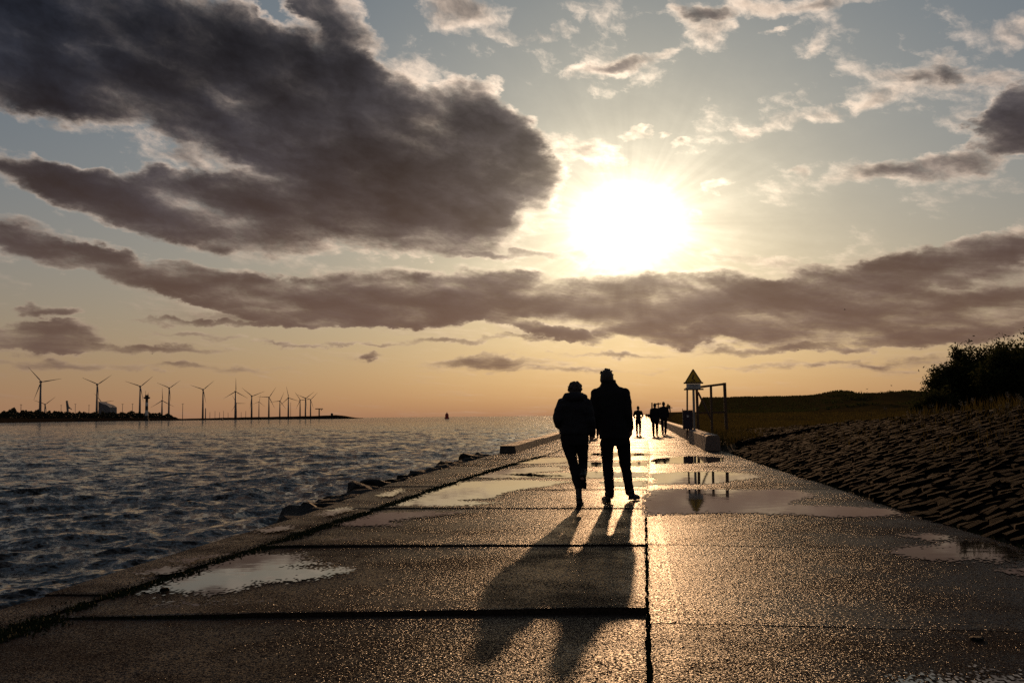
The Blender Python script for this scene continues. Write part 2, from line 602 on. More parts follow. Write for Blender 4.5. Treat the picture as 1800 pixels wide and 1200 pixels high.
def puddle_water():
    m, g, p, t = principled('puddle_water')
    geo = g.node('ShaderNodeNewGeometry')
    pos = geo.outputs['Position']
    n = g.v('SUBTRACT', g.noise(g.v('MULTIPLY', pos, (1.0, 2.2, 1.0)), 5.0, 3.0, 0.5, color=True), (0.5, 0.5, 0.5))
    nrm = g.v('NORMALIZE', g.v('ADD', geo.outputs['Normal'], g.v('MULTIPLY', n, (0.010, 0.010, 0.0))))
    t.links.new(nrm, p.inputs['Normal'])
    p.inputs['Base Color'].default_value = (0.035, 0.030, 0.025, 1)
    p.inputs['Roughness'].default_value = 0.03
    p.inputs['IOR'].default_value = 1.36
    return m


M = {
    'concrete': wet_concrete(),
    'sea': sea_water(),
    'puddle': puddle_water(),
    'kerb': simple('damp_kerb_concrete', (0.06, 0.047, 0.036), 0.6, 0.4, 5, 0.9, 60, spec=0.25),
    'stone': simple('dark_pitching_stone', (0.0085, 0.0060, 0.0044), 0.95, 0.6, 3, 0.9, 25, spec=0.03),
    'rock': simple('wet_sea_rock', (0.014, 0.013, 0.011), 0.7, 0.4, 5, 0.9, 12, spec=0.15),
    'soil': simple('dark_soil', (0.045, 0.036, 0.022), 0.95, 0.4, 2, 0.5, 8, spec=0.1),
    'field': simple('dry_field_turf', (0.062, 0.043, 0.016), 1.0, 0.45, 0.35, 0.8, 3, spec=0.0),
    'grass': grass_material('grass_blade', (0.085, 0.066, 0.020)),
    'moss': simple('joint_moss', (0.030, 0.038, 0.012), 0.9, 0.4, 30, spec=0.2),
    'leaf': grass_material('shrub_leaf', (0.04, 0.045, 0.018)),
    'bark': simple('shrub_bark', (0.06, 0.045, 0.032), 0.9, 0.3, 12, 0.5, 40),
    'seed': simple('pale_seed_head', (0.34, 0.27, 0.18), 0.8, 0.2, 20),
    'turbine': simple('turbine_paint', (0.24, 0.22, 0.21), 0.6, 0.05, 0.1),
    'wood': simple('weathered_timber', (0.11, 0.065, 0.038), 0.75, 0.35, 6, 0.4, 30),
    'wall': simple('barrier_concrete', (0.20, 0.14, 0.105), 0.7, 0.25, 4, 0.5, 40),
    'maroon': simple('maroon_painted_concrete', (0.10, 0.028, 0.026), 0.6, 0.25, 5, 0.4, 40),
    'navy': simple('dark_purple_bin_paint', (0.028, 0.018, 0.040), 0.5, 0.2, 6),
    'white': simple('white_board_paint', (0.72, 0.70, 0.66), 0.5, 0.08, 10),
    'yellow': simple('yellow_sign_paint', (0.80, 0.48, 0.03), 0.5, 0.1, 10),
    'black': simple('black_paint', (0.02, 0.02, 0.02), 0.5, 0.2, 10),
    'steel': simple('galvanised_post', (0.28, 0.27, 0.26), 0.45, 0.15, 8, metal=0.6),
    'shore': simple('far_shore_earth', (0.022, 0.017, 0.013), 1.0, 0.3, 0.02, spec=0.0),
    'farwood': simple('far_tree_leaves', (0.035, 0.036, 0.022), 0.9, 0.4, 0.1, spec=0.1),
    'grey': simple('grey_cladding', (0.17, 0.165, 0.17), 0.6, 0.1, 0.1),
    'red': simple('red_buoy_paint', (0.42, 0.035, 0.02), 0.45, 0.15, 1),
    'skin': simple('skin', (0.36, 0.20, 0.14), 0.55, 0.08, 20),
    'coat': simple('black_wool_coat', (0.016, 0.015, 0.016), 0.9, 0.3, 30, 0.3, 200, spec=0.2),
    'jacket': simple('dark_padded_jacket', (0.014, 0.014, 0.018), 0.75, 0.3, 20, 0.3, 60, spec=0.3),
    'trousers': simple('dark_trousers', (0.015, 0.014, 0.016), 0.9, 0.3, 30, 0.3, 150, spec=0.2),
    'shoe': simple('black_shoe_leather', (0.012, 0.011, 0.010), 0.4, 0.2, 30),
    'hair': simple('dark_hair', (0.035, 0.025, 0.018), 0.6, 0.3, 60),
    'feather': simple('gull_feather', (0.10, 0.10, 0.10), 0.8, 0.2, 10),
}

# ------------------------------------------------------------------ the sea
def build_sea():
    a_in = np.arange(rad(-40), rad(26), 0.0021)
    a = np.concatenate([np.arange(rad(-170), rad(-40), 0.03), a_in, np.arange(rad(26), rad(170), 0.03)])
    r = [3.4]
    while r[-1] < 60000:
        s = r[-1] * (0.0055 if r[-1] < 500 else 0.02 if r[-1] < 3000 else 0.12)
        r.append(r[-1] + max(s, 0.03))
    r = np.array(r)
    R, A = np.meshgrid(r, a, indexing='ij')
    X, Y = R * np.sin(A), R * np.cos(A)
    sp = np.maximum(np.gradient(r)[:, None], R * 0.0021)
    Z = np.zeros_like(X)
    DX = np.zeros_like(X)
    DY = np.zeros_like(X)
    q = np.random.default_rng(3)
    for i in range(54):
        lam = 0.34 * (7.0 / 0.34) ** (i / 53.0) * q.uniform(0.93, 1.07)
        th = rad(62) + q.normal(0, 0.5)              # waves run in from the open sea towards the wall
        k = 2 * math.pi / lam
        amp = 0.0083 * lam ** 0.52 * (1.0 if lam < 4 else 0.75)
        w = np.clip((lam / sp - 2.2) / 2.0, 0, 1)
        if not w.any(): continue
        ph = k * (math.sin(th) * X - math.cos(th) * Y) + q.uniform(0, 6.28)
        Z += w * amp * np.cos(ph)
        DX -= w * 0.8 * amp * math.sin(th) * np.sin(ph)
        DY += w * 0.8 * amp * math.cos(th) * np.sin(ph)
    gust = 0.85 + 0.22 * np.sin(X * 0.21 + 1.3 * np.sin(Y * 0.09)) * np.sin(Y * 0.13 + 0.7)
    V = np.stack([X + DX, Y + DY, SEA + Z * gust], -1).reshape(-1, 3)
    me = npmesh('sea', V, grid_faces(len(r), len(a)), M['sea'], True)
    tag(link('sea', me), kind='structure')


build_sea()

# ------------------------------------------------------------------ the promenade
OUTER = [(-30, -3.9), (5.8, -4.0), (8, -4.1), (12, -4.14), (17.5, -4.48), (21.5, -4.58), (33, -4.62), (55, -4.9), (900, -5.4)]
GROOVE = [(-30, -3.55), (6.5, -3.58), (9.5, -3.50), (12.6, -3.44), (18.5, -3.41), (23, -3.28), (28.3, -3.04), (31.3, -2.9), (45, -2.85), (900, -2.8)]
JOINT = [(-30, 0.0), (12, 0.0), (17.4, 0.05), (29.6, 0.15), (45, 0.15), (900, 0.15)]
TOE = [(-30, 3.3), (6, 3.25), (10.1, 3.22), (11.4, 3.14), (13.9, 3.04), (17.6, 2.98), (22.8, 2.74), (31.6, 2.56), (33, 2.46), (900, 2.46)]


def build_promenade():
    # core with the sea wall face; top lies under the slabs
    ys = [-30, -20, -10, 0, 4, 8, 12, 16, 20, 25, 30, 35, 40, 45.3]
    mb = MB()
    for i in range(len(ys) - 1):
        y0, y1 = ys[i], ys[i + 1]
        L0, L1, R0, R1 = interp(y0, OUTER) + 0.06, interp(y1, OUTER) + 0.06, interp(y0, TOE) + 0.25, interp(y1, TOE) + 0.25
        mb.raw([(L0, y0, -0.03), (R0, y0, -0.03), (R1, y1, -0.03), (L1, y1, -0.03), (L0, y0, -3), (L1, y1, -3)], [(0, 1, 2, 3), (4, 0, 3, 5)])
    # beyond the last slab that can be told apart the paving runs on as one sheet
    ys = [45.3, 60, 80, 110, 150, 220, 320, 480, 900]
    for i in range(len(ys) - 1):
        y0, y1 = ys[i], ys[i + 1]
        L0, L1, R0, R1 = interp(y0, OUTER), interp(y1, OUTER), interp(y0, TOE), interp(y1, TOE)
        mb.raw([(L0, y0, 0), (R0, y0, 0), (R1, y1, 0), (L1, y1, 0), (L0, y0, -3), (L1, y1, -3)], [(0, 1, 2, 3), (4, 0, 3, 5)])
    prom = tag(mb.build('promenade', M['concrete']), kind='structure')

    lj = [(-7.6, 0.08), (-4.2, 0.1), (-0.8, 0.12), (2.6, 0.13), (6.14, 0.137), (9.27, 0.10), (12.87, 0.03), (16.1, 0.02), (19.5, 0.0), (22.8, 0.01)] + [(26.2 + 3.2 * i, 0.0) for i in range(7)]
    rj = [(-7.9, -0.05), (-4.5, -0.05), (-1.1, -0.08), (2.4, -0.05), (5.85, -0.04), (9.34, -0.11), (12.95, -0.05), (16.2, 0.0), (19.6, 0.0), (22.9, 0.0)] + [(26.3 + 3.2 * i, 0.0) for i in range(7)]
    kj = [-7.0, -3.6, -0.2, 3.1, 6.6, 10.2, 12.9, 16.9, 20.6, 24.0, 27.6, 31.4, 35, 38.6, 42.2, 45.7]
    lips_l = {4: (0.008, 0.036), 5: (0.018, 0.012), 6: (0.010, 0.008), 7: (0.004, 0.008), 8: (0.006, 0.004)}

    def slab(name, edge_a, edge_b, j0, j1, ga, gb, lip, seed, zoff=0.0, nx=20, ny=20, tilt=0.0, gap=0.007, droop=0.006):
        q = np.random.default_rng(seed)
        # edge wobble, a few millimetres
        wob = q.normal(0, 0.004, (4, max(nx, ny) + 1))
        vs = []
        yl = lambda j, x: j[0] + j[1] * x
        ph = q.uniform(0, 6, 4)
        for i in range(ny + 1):
            t = i / ny
            # rows crowd towards the near edge where the lip is
            t = t ** 1.6
            for k in range(nx + 1):
                s = k / nx
                ya, yb = j0[0] + gap, j1[0] - gap
                ymid = ya + (yb - ya) * t
                xa, xb = interp(ymid, edge_a) + ga, interp(ymid, edge_b) - gb
                x = xa + (xb - xa) * s
                y = (yl(j0, x) + gap) * (1 - t) + (yl(j1, x) - gap) * t
                z = zoff + tilt * (t - 0.5)
                d = (y - yl(j0, x) - gap)
                z += (lip[0] + (lip[1] - lip[0]) * s) * math.exp(-max(d, 0) / 0.38)
                z += 0.0016 * (math.sin(x * 2.1 + ph[0]) * math.sin(y * 1.7 + ph[1]))
                if k == 0: x += wob[0][i]; z -= 0.006
                if k == nx: x -= wob[1][i]; z -= 0.006
                if i == 0: y += wob[2][k]; z -= droop * 0.66
                if i == ny: y -= wob[3][k]; z -= droop
                vs.append((x, y, z))
        n = nx + 1
        fs = [(i * n + k, i * n + k + 1, (i + 1) * n + k + 1, (i + 1) * n + k) for i in range(ny) for k in range(nx)]
        ring = [k for k in range(n)] + [i * n + nx for i in range(1, ny + 1)] + [ny * n + k for k in range(nx - 1, -1, -1)] + [i * n for i in range(ny - 1, 0, -1)]
        b = len(vs)
        vs += [(vs[i][0], vs[i][1], -0.155) for i in ring]
        m = len(ring)
        fs += [(ring[k], b + k, b + (k + 1) % m, ring[(k + 1) % m]) for k in range(m)]
        me = pymesh(name, vs, fs, M['concrete'] if name != 'kerb_slab' else M['concrete'], False)
        return link(name, me, prom)

    for i in range(len(lj) - 1):
        slab('slab', GROOVE, JOINT, lj[i], lj[i + 1], 0.02, 0.011, lips_l.get(i, (0.004 * (i % 3), 0.003 * ((i + 1) % 3))), 100 + i)
    for i in range(len(rj) - 1):
        slab('slab', JOINT, TOE, rj[i], rj[i + 1], 0.012, 0.0, (0.001, 0.001), 200 + i, gap=0.0025, droop=0.002)
    for i in range(len(kj) - 1):
        slab('kerb_slab', OUTER, GROOVE, (kj[i], 0.06), (kj[i + 1], 0.06), 0.0, 0.03, (0.002, 0.004), 300 + i, zoff=(0.010, 0.013, 0.008)[i % 3], nx=8, ny=14, gap=0.003)
    return prom


promenade = build_promenade()


def build_puddles():
    P = [
        [(1137, 861), (1190, 858), (1250, 860), (1342, 859), (1397, 861), (1421, 865), (1446, 870), (1421, 877), (1387, 886), (1464, 888), (1571, 894), (1596, 903), (1555, 907), (1464, 907), (1357, 903), (1250, 900), (1190, 902), (1138, 904)],
        [(1141, 832), (1200, 829), (1262, 828), (1310, 831), (1342, 838), (1296, 843), (1262, 849), (1200, 850), (1141, 851)],
        [(1560, 970), (1600, 964), (1680, 958), (1735, 955), (1775, 968), (1788, 978), (1740, 983), (1640, 983), (1590, 978)],
        [(1596, 1206), (1640, 1189), (1700, 1193), (1740, 1184), (1800, 1190), (1880, 1194), (1870, 1226), (1760, 1232), (1640, 1226)],
        [(245, 1041), (313, 1018), (387, 989), (425, 975), (517, 973), (543, 980), (568, 989), (505, 996), (550, 1001), (607, 1003), (567, 1011), (467, 1020), (417, 1036), (333, 1043)],
        [(702, 888), (760, 864), (812, 846), (897, 844), (995, 846), (951, 855), (884, 864), (868, 875), (812, 879), (897, 883), (830, 889), (750, 890)],
        [(610, 920), (655, 899), (752, 897), (815, 900), (752, 910), (684, 916), (698, 923)],
        [(880, 834), (955, 831), (1040, 829), (1134, 830), (1134, 838), (1060, 840), (960, 839)],
        [(930, 818), (1030, 812), (1136, 811), (1137, 818), (1040, 820)],
        [(1150, 806), (1210, 801), (1262, 803), (1275, 810), (1220, 814), (1150, 815)],
        [(1000, 798), (1070, 795), (1138, 796), (1138, 800), (1070, 802)],
        [(1040, 846), (1132, 845), (1131, 854), (1062, 856)],
        [(528, 951), (580, 947), (640, 949), (575, 954)],
        [(838, 838), (890, 824), (985, 819), (992, 826), (930, 831), (985, 836), (905, 841)],
        [(905, 814), (950, 805), (1000, 804), (1002, 811), (945, 815)],
        [(300, 1064), (380, 1058), (470, 1060), (400, 1067)],
        [(1590, 942), (1640, 939), (1668, 942), (1630, 946)],
        [(1760, 1004), (1800, 1001), (1850, 1006), (1790, 1010)],
    ]
    KP = [[(306, 985), (338, 979), (388, 974), (366, 981), (332, 987)], [(252, 1003), (285, 999), (296, 1001), (262, 1005)], [(455, 931), (500, 924), (505, 929), (470, 934)], [(560, 905), (600, 893), (606, 896), (575, 906)], [(660, 872), (700, 858), (710, 861), (680, 873)]]
    NM = {0: 'long puddle beside the centre joint right of the couple', 1: 'far puddle mirroring the triangular sign', 2: 'pointed puddle at the foot of the stone slope', 3: 'shallow puddle at the bottom right corner', 4: 'large branching puddle along the mossy left joint', 5: 'wide thin puddle left of the woman'}
    def water(poly, z, seed, label=None):
        q = np.random.default_rng(seed)
        g = np.array([gnd(x, y, z)[:2] for x, y in poly])
        ym = g[:, 1].mean()
        dx, dy = 0.0016 * ym + 0.004, 0.0035 * ym + 0.008
        xs = np.arange(g[:, 0].min() - 0.25, g[:, 0].max() + 0.25, dx)
        ys = np.arange(g[:, 1].min() - 0.35, g[:, 1].max() + 0.35, dy)
        X, Y = np.meshgrid(xs, ys)
        inside = np.zeros(X.shape, bool)
        dist = np.full(X.shape, 9.0)
        n = len(g)
        for i in range(n):
            (x0, y0), (x1, y1) = g[i], g[(i + 1) % n]
            cr = (y0 > Y) != (y1 > Y)
            with np.errstate(divide='ignore', invalid='ignore'):
                inside ^= cr & (X < (x1 - x0) * (Y - y0) / (y1 - y0 + 1e-12) + x0)
            # distance with the depth direction counted less, as the water spreads flat
            ex, ey = x1 - x0, (y1 - y0) * 0.5
            px_, py_ = X - x0, (Y - y0) * 0.5
            t = np.clip((px_ * ex + py_ * ey) / (ex * ex + ey * ey + 1e-9), 0, 1)
            dist = np.minimum(dist, np.hypot(px_ - t * ex, py_ - t * ey))
        sd = np.where(inside, dist, -dist)
        nz = np.zeros_like(X)
        for o in range(7):
            k = 1.9 * 1.9 ** o
            for _ in range(2):
                a1, a2, b1, b2 = q.uniform(-1, 1, 4)
                p1, p2 = q.uniform(0, 6.28, 2)
                nz += (0.60 ** o) * np.sin(k * (X * (1 + a1) + 0.5 * Y * a2) + p1 + 1.4 * np.sin(k * (0.5 * Y * (1 + b1) + X * b2) + p2))
        sd = sd + 0.035 * nz + 0.045 * q.normal(0, 1, X.shape) * np.clip(1.2 - 2.0 * np.abs(sd), 0.2, 1)
        cell = sd > 0
        nr, nc = X.shape
        ii, jj = np.nonzero(cell)
        keep = (ii < nr - 1) & (jj < nc - 1)
        ii, jj = ii[keep], jj[keep]
        if len(ii) == 0: return
        f = np.stack([ii * nc + jj, ii * nc + jj + 1, (ii + 1) * nc + jj + 1, (ii + 1) * nc + jj], 1)
        used, inv = np.unique(f, return_inverse=True)
        V = np.stack([X.ravel(), Y.ravel(), np.full(X.size, z)], 1)[used]
        me = npmesh('puddle', V, inv.reshape(f.shape), M['puddle'])
        o = tag(link('puddle', me), kind='structure')
        if label: o['label'] = label
    for i, poly in enumerate(P):
        water(poly, 0.0062, i + 1, NM.get(i))
    for i, poly in enumerate(KP):
        water(poly, 0.027, i + 40)


build_puddles()

# ------------------------------------------------------------------ land to the right
def fbm(x, y, s, seed=0.0, o=4):
    return mnoise.fractal(Vector((x * s + seed, y * s - seed * 0.7, seed)), 0.8, 2.0, o)


CREST = [(-30, 1.6), (15, 1.5), (22, 1.28), (30, 1.06), (36, 0.80), (45, 0.52), (55, 0.42), (80, 0.5), (100, 0.8), (150, 1.5), (175, 1.6), (900, 1.8)]


def toe(y):
    return interp(y, TOE)


def land_z(x, y):
    s = x - toe(y)
    c = interp(y, CREST)
    w = 5.0 if y < 30 else 5.0 - min(3.5, (y - 30) * 0.14)
    base = -0.06 if y < 33 else 0.10
    if s < w:
        z = base + (c - base) * (max(s, 0) / w) ** 0.92
    else:
        z = c + min(0.5, (s - w) * 0.02) * (1 if y < 60 else 0.3)
        z += 0.10 * fbm(x, y, 0.22, 2.0) * min(1, (s - w) / 2)
    # the far dyke and the dunes
    if y > 110 and s > 1:
        px = 1131 + FPX * x / y
        up = float(np.interp(px, [1222, 1232, 1420, 1445, 1462, 1500, 1545, 1570, 1600, 1640, 1700, 1900], [0, 1, 1.0, 1.12, 1.2, 1.0, 1.15, 1.25, 1.12, 1.1, 0.9, 0.9]))
        ridge = float(np.clip((y - 150) / 60.0, 0, 1))
        ridge = ridge * ridge * (3 - 2 * ridge)
        back = float(np.clip((420 - y) / 180, 0, 1))
        z += 2.95 * up * ridge * back
        rough = 0.06 + 0.94 * float(np.clip((px - 1370) / 110, 0, 1))
        z += rough * ridge * back * (0.9 * fbm(x, y, 0.045, 5.0) + 0.35 * fbm(x, y, 0.3, 9.0, 3))
        fore = math.exp(-((y - 140) / 14.0) ** 2) * float(np.clip((px - 1400) / 100, 0, 1))
        z += fore * (0.6 + 1.0 * fbm(x, y, 0.09, 3.0))
    return z


def build_land():
    ss = [-0.02] + list(np.arange(0.15, 9, 0.3))
    while ss[-1] < 2500: ss.append(ss[-1] + max(0.4, (ss[-1] - 6) * 0.035))
    ys = list(np.arange(-16, 60, 0.7))
    while ys[-1] < 3000: ys.append(ys[-1] + max(0.8, (ys[-1] - 40) * 0.022))
    V = [(toe(y) + s, y, land_z(toe(y) + s, y)) for y in ys for s in ss]
    me = npmesh('field', V, grid_faces(len(ys), len(ss)), M['field'], True)
    # bare soil under the stone pitching
    me.materials.append(M['soil'])
    fx = np.array([s for y in ys[:-1] for s in ss[:-1]])
    fy = np.array([y for y in ys[:-1] for s in ss[:-1]])
    idx = ((fx < 5.0) & (fy < 47)).astype(np.int32)
    me.polygons.foreach_set('material_index', idx)
    tag(link('field', me), kind='structure')


build_land()


def stone_meshes():
    out = []
    for k in range(8):
        q = random.Random(k + 50)
        bm = bmesh.new()
        bmesh.ops.create_cube(bm, size=1.0)
        bmesh.ops.bevel(bm, geom=bm.edges[:], offset=0.09, segments=1, affect='EDGES')
        for v in bm.verts:
            v.co.x += q.uniform(-0.05, 0.05)
            v.co.y += q.uniform(-0.05, 0.05)
            v.co.z += q.uniform(-0.09, 0.06)
        me = bpy.data.meshes.new('stone')
        bm.to_mesh(me)
        bm.free()
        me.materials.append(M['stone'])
        out.append(me)
    return out


def build_slope():
    """stone pitching: the nearest stones one by one, the rest as one mass"""
    root = tag(empty('stone_slope', (3.2, 18, 0)), kind='structure')
    root['label'] = 'dark stone pitching rising right of the promenade'
    meshes = stone_meshes()
    q = random.Random(4)
    items = []
    s = 0.14
    row = 0
    while s < 5.4:
        y = 5.5 + q.uniform(0, 0.4)
        dep = 0.165
        while y < 47:
            ln = q.uniform(0.15, 0.32)
            yc = y + ln / 2
            w = 5.0 if yc < 30 else 5.0 - min(3.5, (yc - 30) * 0.14)
            lim = w + 0.25 * math.sin(yc * 1.3) - (0.0 if yc > 16 else 0.2)
            if s < lim and not (yc > 31.5 and s < 0.5) and q.random() > 0.75 * max(0.0, 1 - (lim - s) / 1.3):
                x = toe(yc) + s + q.uniform(-0.045, 0.045) + 0.07 * math.sin(yc * 0.9 + s)
                e = 0.15
                n = Vector((-(land_z(x + e, yc) - land_z(x - e, yc)), -(land_z(x, yc + e) - land_z(x, yc - e)), 2 * e)).normalized()
                z = land_z(x, yc)
                mat = n.to_track_quat('Z', 'Y').to_matrix().to_4x4()
                tilt = Matrix.Rotation(q.gauss(0, 0.04), 4, 'X') @ Matrix.Rotation(q.gauss(0, 0.04), 4, 'Y') @ Matrix.Rotation(q.gauss(0, 0.13), 4, 'Z')
                sc = Matrix.Diagonal((dep * q.uniform(0.86, 0.97), ln * q.uniform(0.8, 0.98), 0.2 * q.uniform(0.8, 1.1), 1))
                mw = Matrix.Translation(Vector((x, yc, z)) + n * (q.uniform(-0.055, -0.015))) @ mat @ tilt @ sc
                px, py, dd = project((x, yc, z))
                vis = 0 <= px <= 1815 and py <= 1210
                items.append((dep * ln / dd ** 2 * (1.0 if vis else 0.0), mw, q.randrange(8)))
            y += ln
        s += dep
        row += 1
    items.sort(key=lambda t: -t[0])
    for a, mw, k in items[:300]:
        o = link('stone', meshes[k], root)
        o.matrix_parent_inverse = Matrix.Translation((-3.2, -18, 0))
        o.matrix_basis = mw
    vs, fs, base = [], [], 0
    proto = []
    for me in meshes:
        bmx = bmesh.new()
        bmx.from_mesh(me)
        bmesh.ops.triangulate(bmx, faces=bmx.faces[:])
        proto.append((np.array([v.co[:] for v in bmx.verts]), np.array([[v.index for v in f.verts] for f in bmx.faces])))
        bmx.free()
    for a, mw, k in items[300:]:
        pv, pf = proto[k]
        A = np.array(mw)
        vs.append(pv @ A[:3, :3].T + A[:3, 3])
        fs.append(pf + base)
        base += len(pv)
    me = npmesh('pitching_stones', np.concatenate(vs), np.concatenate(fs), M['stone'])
    o = link('pitching_stones', me, root)
    o.matrix_parent_inverse = Matrix.Translation((-3.2, -18, 0))
    o['kind'] = 'stuff'


build_slope()


def blades(name, pts, mat, kind='stuff', label=None, cat=None):
    """pts: rows of (x, y, z, height, width); one thin bent blade each"""
    pts = np.asarray(pts, float)
    n = len(pts)
    q = np.random.default_rng(len(name) + n)
    a = q.uniform(0, 6.283, n)
    lean = q.normal(0.25, 0.2, n) * pts[:, 3]
    b = q.uniform(0, 6.283, n)
    w = pts[:, 4] / 2
    P = pts[:, :3]
    ax = np.stack([np.cos(a) * w, np.sin(a) * w, np.zeros(n)], 1)
    ln = np.stack([np.cos(b) * lean, np.sin(b) * lean, np.zeros(n)], 1)
    h = np.stack([np.zeros(n), np.zeros(n), pts[:, 3]], 1)
    v0, v1 = P - ax, P + ax
    v2, v3 = P + 0.6 * h + 0.35 * ln + 0.7 * ax, P + 0.6 * h + 0.35 * ln - 0.7 * ax
    v4 = P + h + ln
    V = np.stack([v0, v1, v2, v3, v4], 1).reshape(-1, 3)
    i = np.arange(n)[:, None] * 5
    Fc = np.concatenate([i + np.array([[0, 1, 2]]), i + np.array([[0, 2, 3]]), i + np.array([[3, 2, 4]])])
    o = link(name, npmesh(name, V, Fc, mat))
    return tag(o, label, cat, None, kind)


def build_grass():
    q = random.Random(11)
    P = []
    # crest of the slope and the field behind
    for _ in range(95000):
        y = 11 + 115 * q.random() ** 1.8
        x = toe(y) + (1.6 if y < 45 else 0.8) + 34 * q.random() ** 1.6
        s = x - toe(y)
        w = 5.0 if y < 30 else 5.0 - min(3.5, (y - 30) * 0.14)
        d = s - w
        if d < 0 and q.random() > math.exp(d * (0.5 if y < 30 else 1.2)) * (0.35 + 1.8 * max(0, 0.25 + fbm(x, y, 0.8, 7.0, 3))): continue
        if fbm(x, y, 0.35, 4.0, 3) < -0.25 and q.random() < 0.75: continue
        h = q.uniform(0.10, 0.34) * (1.35 if y < 34 and d > -1 else 1.0) * (0.7 + 0.5 * max(-0.6, fbm(x, y, 0.6, 1.0, 2)))
        P.append((x, y, land_z(x, y) - 0.02, h, q.uniform(0.006, 0.014) * (1 + y / 40)))
    # along the back of the low wall
    for _ in range(3000):
        y = 33.5 + 60 * q.random() ** 1.5
        x = 2.5 + 1.4 * q.random()
        P.append((x, y, land_z(x, y) - 0.02, q.uniform(0.15, 0.5), q.uniform(0.01, 0.03)))
    blades('grass', P, M['grass'], 'stuff', 'dry grass covering the field and the crest of the stone slope', 'grass')
    # dune scrub far off
    P = []
    for _ in range(40000):
        px = q.uniform(1225, 1800)
        y = q.uniform(135, 260)
        x = (px - 1131) / FPX * y
        if px > 1425 and fbm(x, y, 0.06, 8.0, 3) < -0.05: continue
        h = q.uniform(0.12, 0.3) + (0.55 * q.random() * max(0, 0.4 + fbm(x, y, 0.09, 6.0, 3)) * min(1, (px - 1380) / 120) if px > 1380 else 0)
        P.append((x, y, land_z(x, y) - 0.1, h, q.uniform(0.1, 0.35)))
    blades('dune_scrub', P, M['leaf'], 'stuff', 'low scrub and marram on the far dunes', 'scrub')
    # moss and weeds in the joints
    P = []
    for _ in range(42000):
        y = 3.5 + 26 * q.random() ** 1.4
        n = fbm(0, y, 1.1, 6.0, 3)
        if q.random() > 0.55 + 1.2 * n: continue
        wd = 0.05 + 0.045 * max(0, n) + (0.02 if 5 < y < 9 else 0)
        P.append((interp(y, GROOVE) + q.gauss(0, wd) - 0.01, y, -0.012, q.uniform(0.012, 0.034), q.uniform(0.012, 0.03)))
    for _ in range(5000):
        y = 3.5 + 8.4 * q.random()
        if q.random() > 0.6 + fbm(3, y, 1.6, 2.0, 3): continue
        P.append((interp(y, JOINT) + q.gauss(0, 0.014), y, -0.035, q.uniform(0.02, 0.045), q.uniform(0.004, 0.010)))
    for jy, jm, x0, x1, amt in ((12.87, 0.03, -3.4, -2.0, 300), (6.14, 0.137, -3.4, -2.4, 300), (9.27, 0.10, -3.5, -3.0, 150)):
        for _ in range(amt):
            x = q.uniform(x0, x1)
            P.append((x, jy + jm * x + q.gauss(0, 0.012), -0.02, q.uniform(0.02, 0.04), q.uniform(0.005, 0.012)))
    # along the toe of the stones
    for _ in range(2500):
        y = 6 + 24 * q.random()
        P.append((toe(y) + q.gauss(0.02, 0.03), y, -0.03, q.uniform(0.02, 0.07), q.uniform(0.004, 0.012)))
    blades('joint_moss', P, M['moss'], 'stuff', 'moss and small weeds growing in the paving joints', 'moss')


build_grass()

# ------------------------------------------------------------------ the low concrete wall on the right, with its blocks
def build_wall():
    root = thing('low_barrier_wall', 'long low concrete barrier wall along the right edge of the promenade', 'wall', (2.2, 33, 0))
    ends = [33.0, 43.2, 44.6, 50.6, 57, 64, 72, 82, 95, 112, 135, 170, 230, 330]
    for i in range(len(ends) - 1):
        y0, y1 = ends[i] + 0.012, ends[i + 1] - 0.012
        w = 0.50
        mb = MB()
        prof = [(1.93, 0.0), (2.44, 0.0), (2.42, 0.46), (2.38, 0.505), (2.05, 0.505), (1.995, 0.46)]
        vs = [(x, y0, z) for x, z in prof] + [(x, y1, z) for x, z in prof]
        n = len(prof)
        fs = [tuple(range(n)), tuple(range(2 * n - 1, n - 1, -1))] + [(k, k + n, (k + 1) % n + n, (k + 1) % n) for k in range(n)]
        mb.raw([(x - 2.2, y - 33, z) for x, y, z in vs], fs)
        o = mb.build('wall_block', M['maroon'] if i == 2 else M['wall'], root)
        if i == 2: o['label'] = 'maroon painted wall block under the bin'


build_wall()


def build_raised_kerb():
    root = thing('raised_sea_kerb', 'raised concrete kerb on the sea edge starting left of the couple', 'kerb', (-4.4, 31.6, 0))
    ys = [31.6, 35.2, 38.8, 42.4, 46, 50, 54, 60, 68, 78, 92, 110, 140, 190, 260]
    for i in range(len(ys) - 1):
        y0, y1 = ys[i] + 0.015, ys[i + 1] - 0.015
        mb = MB()
        h = 0.25 + 0.012 * ((i * 7) % 3 - 1)
        vs = []
        for y, sl in ((y0, 0.18 if i == 0 else 0.0), (y1, 0.0)):
            xo = interp(y, OUTER) - 0.02
            xi = xo + 0.58
            vs += [(xo, y, -0.5), (xi, y, 0.0), (xi - 0.06, y + sl, h), (xo + 0.04, y + sl, h)]
        mb.raw([(x + 4.4, y - 31.6, z) for x, y, z in vs], [(0, 1, 2, 3), (7, 6, 5, 4), (0, 4, 5, 1), (1, 5, 6, 2), (2, 6, 7, 3), (3, 7, 4, 0)])
        mb.build('kerb_block', M['kerb'], root)


build_raised_kerb()


def rock_mesh(seed):
    q = random.Random(seed)
    bm = bmesh.new()
    bmesh.ops.create_icosphere(bm, subdivisions=3, radius=1.0)
    o = Vector((q.uniform(0, 50), q.uniform(0, 50), q.uniform(0, 50)))
    for v in bm.verts:
        n = mnoise.fractal(v.co * 0.9 + o, 0.7, 2.0, 4)
        v.co *= 1 + 0.32 * n
        v.co.z = max(min(v.co.z, 0.62 + 0.15 * n), -0.7)
    me = bpy.data.meshes.new('rock')
    bm.to_mesh(me)
    bm.free()
    me.materials.append(M['rock'])
    return me


